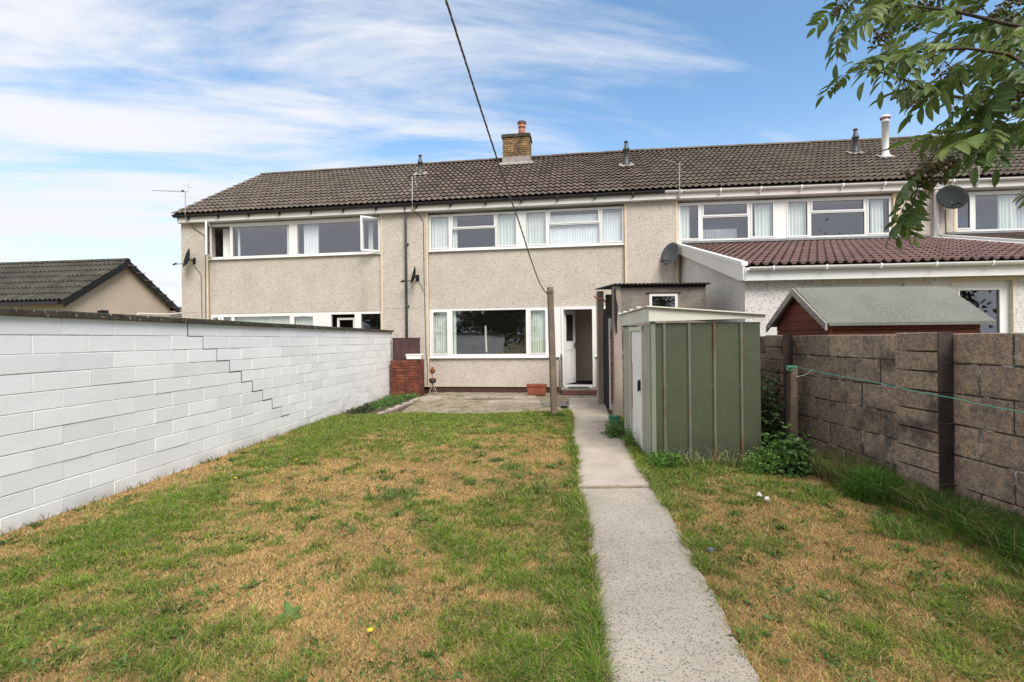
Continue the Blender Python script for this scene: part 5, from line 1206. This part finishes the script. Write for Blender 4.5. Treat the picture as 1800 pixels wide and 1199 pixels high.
def rowan():
    t = thing('rowan_tree', 'rowan tree whose leafy berry hung boughs reach in at the upper right', 'tree', (2.75, 1.55, 0))
    O = Vector(t.location); fork = Vector((2.68,1.6,2.25))
    m = MB(); m.tube([(0,0,-.05),(.02,.02,.8),(-.03,.03,1.6),tuple(fork-O),(-.1,.1,3.2),(-.05,.2,4.0)], [.10,.085,.075,.065,.045,.02], 10); m.build('trunk', 'bark', t, smooth=True)
    boughs = [
      (1.45, [(1840,215),(1760,232),(1700,238),(1650,262),(1622,300),(1606,352)], .011),
      (1.40, [(1850,240),(1800,195),(1750,182),(1690,172),(1630,160),(1590,140),(1530,122),(1500,128)], .010),
      (1.30, [(1850,140),(1770,95),(1700,85),(1640,88),(1590,96),(1550,104)], .008),
      (1.45, [(1860,60),(1760,40),(1680,20),(1600,10),(1530,14),(1480,40)], .009),
      (1.60, [(1860,20),(1780,0),(1700,-30),(1600,-40),(1520,-20),(1465,20)], .010),
      (1.70, [(1880,150),(1790,130),(1720,120),(1660,130),(1610,160),(1585,185)], .010),
      (1.20, [(1880,215),(1830,205),(1780,205),(1740,232)], .007),
      (1.25, [(1880,120),(1820,110),(1780,130),(1745,165)], .007),
      (1.75, [(1900,80),(1800,60),(1720,55),(1650,60),(1600,45)], .009),
      (1.35, [(1900,320),(1850,330),(1812,345)], .005)]
    cnt = 0
    def clear(p, dr):                                              # a gap in the foliage left of the lower bough
        for k in (0, .09, .19):
            q = p+dr*k; u = 900+850*q.x/q.y; v = 597-850*(q.z-1.5)/q.y
            if (1655 < u < 1770 and v > 312) or (u < 1574 and 180 < v < 330) or (u < 1452 and v > 160) or u < 1412 or (u > 1700 and v > 392): return True
        return False
    for bi, (y, pl, rad) in enumerate(boughs):
        pts = [P_(u, v, y+.04*math.sin(i*1.7+bi)) for i, (u, v) in enumerate(pl)]
        first = pts[0]; base = fork+Vector((0,0,.12*bi-.3)); pts = [base, base.lerp(first, .5)+Vector((0,0,.12))]+pts
        m = MB(); n = len(pts); m.tube([tuple(p-O) for p in pts], [rad*.62*(1.5-1.35*i/(n-1)) for i in range(n)], 6); br = m.build('branch', 'bark', t, smooth=True)
        # leaves alternate along the visible part
        for i in range(1, n-1):
            a, b = pts[i], pts[i+1]; seg = (b-a).length; k = max(1, int(seg/.033)) if i > 1 else 2
            for j in range(k):
                p = a.lerp(b, j/k); d = (b-a).normalized(); sidev = d.cross(Vector((0,0,1))).normalized()*(1 if (i+j) % 2 else -1)
                dr = (d*random.uniform(.3,1.1)+sidev*random.uniform(.2,.9)+Vector((random.uniform(-.25,.15),random.uniform(-.3,.3),random.uniform(-.75,.30)))).normalized()
                if clear(p, dr): continue
                q = dr.to_track_quat('X', 'Z'); e = (q.to_matrix() @ Matrix.Rotation(random.uniform(-.8,.8), 3, 'X')).to_euler()
                o = link('leaf', random.choice(PL), br, p-O, e); s = random.uniform(.62, .98); o.scale = (s,s,s); cnt += 1
        d = (pts[-1]-pts[-2]).normalized()
        for q_ in range(4):
            dr = (d+Vector((random.uniform(-.5,.3),random.uniform(-.5,.5),random.uniform(-.6,.4)))).normalized()
            if clear(pts[-1], dr): continue
            o = link('leaf', random.choice(PL), br, pts[-1]-O, dr.to_track_quat('X','Z').to_euler()); s = random.uniform(.62,.9); o.scale = (s,s,s)
    for (u, v, y, s) in ((1620,300,1.42,1.15),(1648,292,1.45,1.1),(1632,318,1.44,1.0),(1545,68,1.4,.75),(1592,160,1.5,1.0),(1605,178,1.5,.8),(1575,90,1.35,.7),(1640,100,1.6,.9),(1660,125,1.6,.8),(1480,12,1.45,.8),(1625,25,1.6,1.0),(1700,20,1.6,1.0),(1790,165,1.25,1.0),(1775,90,1.7,1.0),(1770,20,1.5,1.0)):
        o = link('berry_cluster', random.choice(BM), t, P_(u, v, y)-O, (random.uniform(-.5,.5), random.uniform(-.5,.5), random.uniform(0,6))); o.scale = (s,s,s)
    P = rng.normal(0, 1, (2600,3))*np.array([.9,.9,.55])+np.array([.5,-.3,3.6]); k = (P[:,0]+2.75) > 1.15*np.maximum(P[:,1]+1.55, .1)+.5
    f = leaf_cloud('crown', P[k], .08, 'rowan_leaf', t, asp=.35); f['kind'] = 'stuff'
rowan()

# ------------------------------------------------------------------ trees at the far end of the garden, behind the camera (they show in the window glass)
def garden_tree(label, x, y, h, r):
    t = thing('garden_tree', label, 'tree', (x, y, 0)); m = MB(); m.tube([(0,0,0),(.05,0,h*.4),(0,.1,h*.8)], [.18,.13,.05], 8); m.build('trunk', 'bark', t)
    c = rng.normal(0, 1, (26,3))*np.array([r*.5,r*.5,h*.2])+np.array([0,0,h*.62]); k = rng.integers(0,26,9000); P = c[k]+rng.normal(0,1,(9000,3))*r*.22
    f = leaf_cloud('crown', P, .28, 'tree_leaf', t, asp=.6); f['kind'] = 'stuff'
for lb, x, y, h, r in (('dark rounded tree left behind the camera', -9, -13, 5.2, 3.2), ('tall dark tree right behind the camera', 7, -15, 6.0, 4.0), ('broad dark tree centre behind the camera', 1.5, -17, 5.6, 3.8), ('dark tree far left behind the camera', -20, -16, 7, 4), ('dark tree far right behind the camera', 18, -14, 7, 4)):
    garden_tree(lb, x, y, h, r)
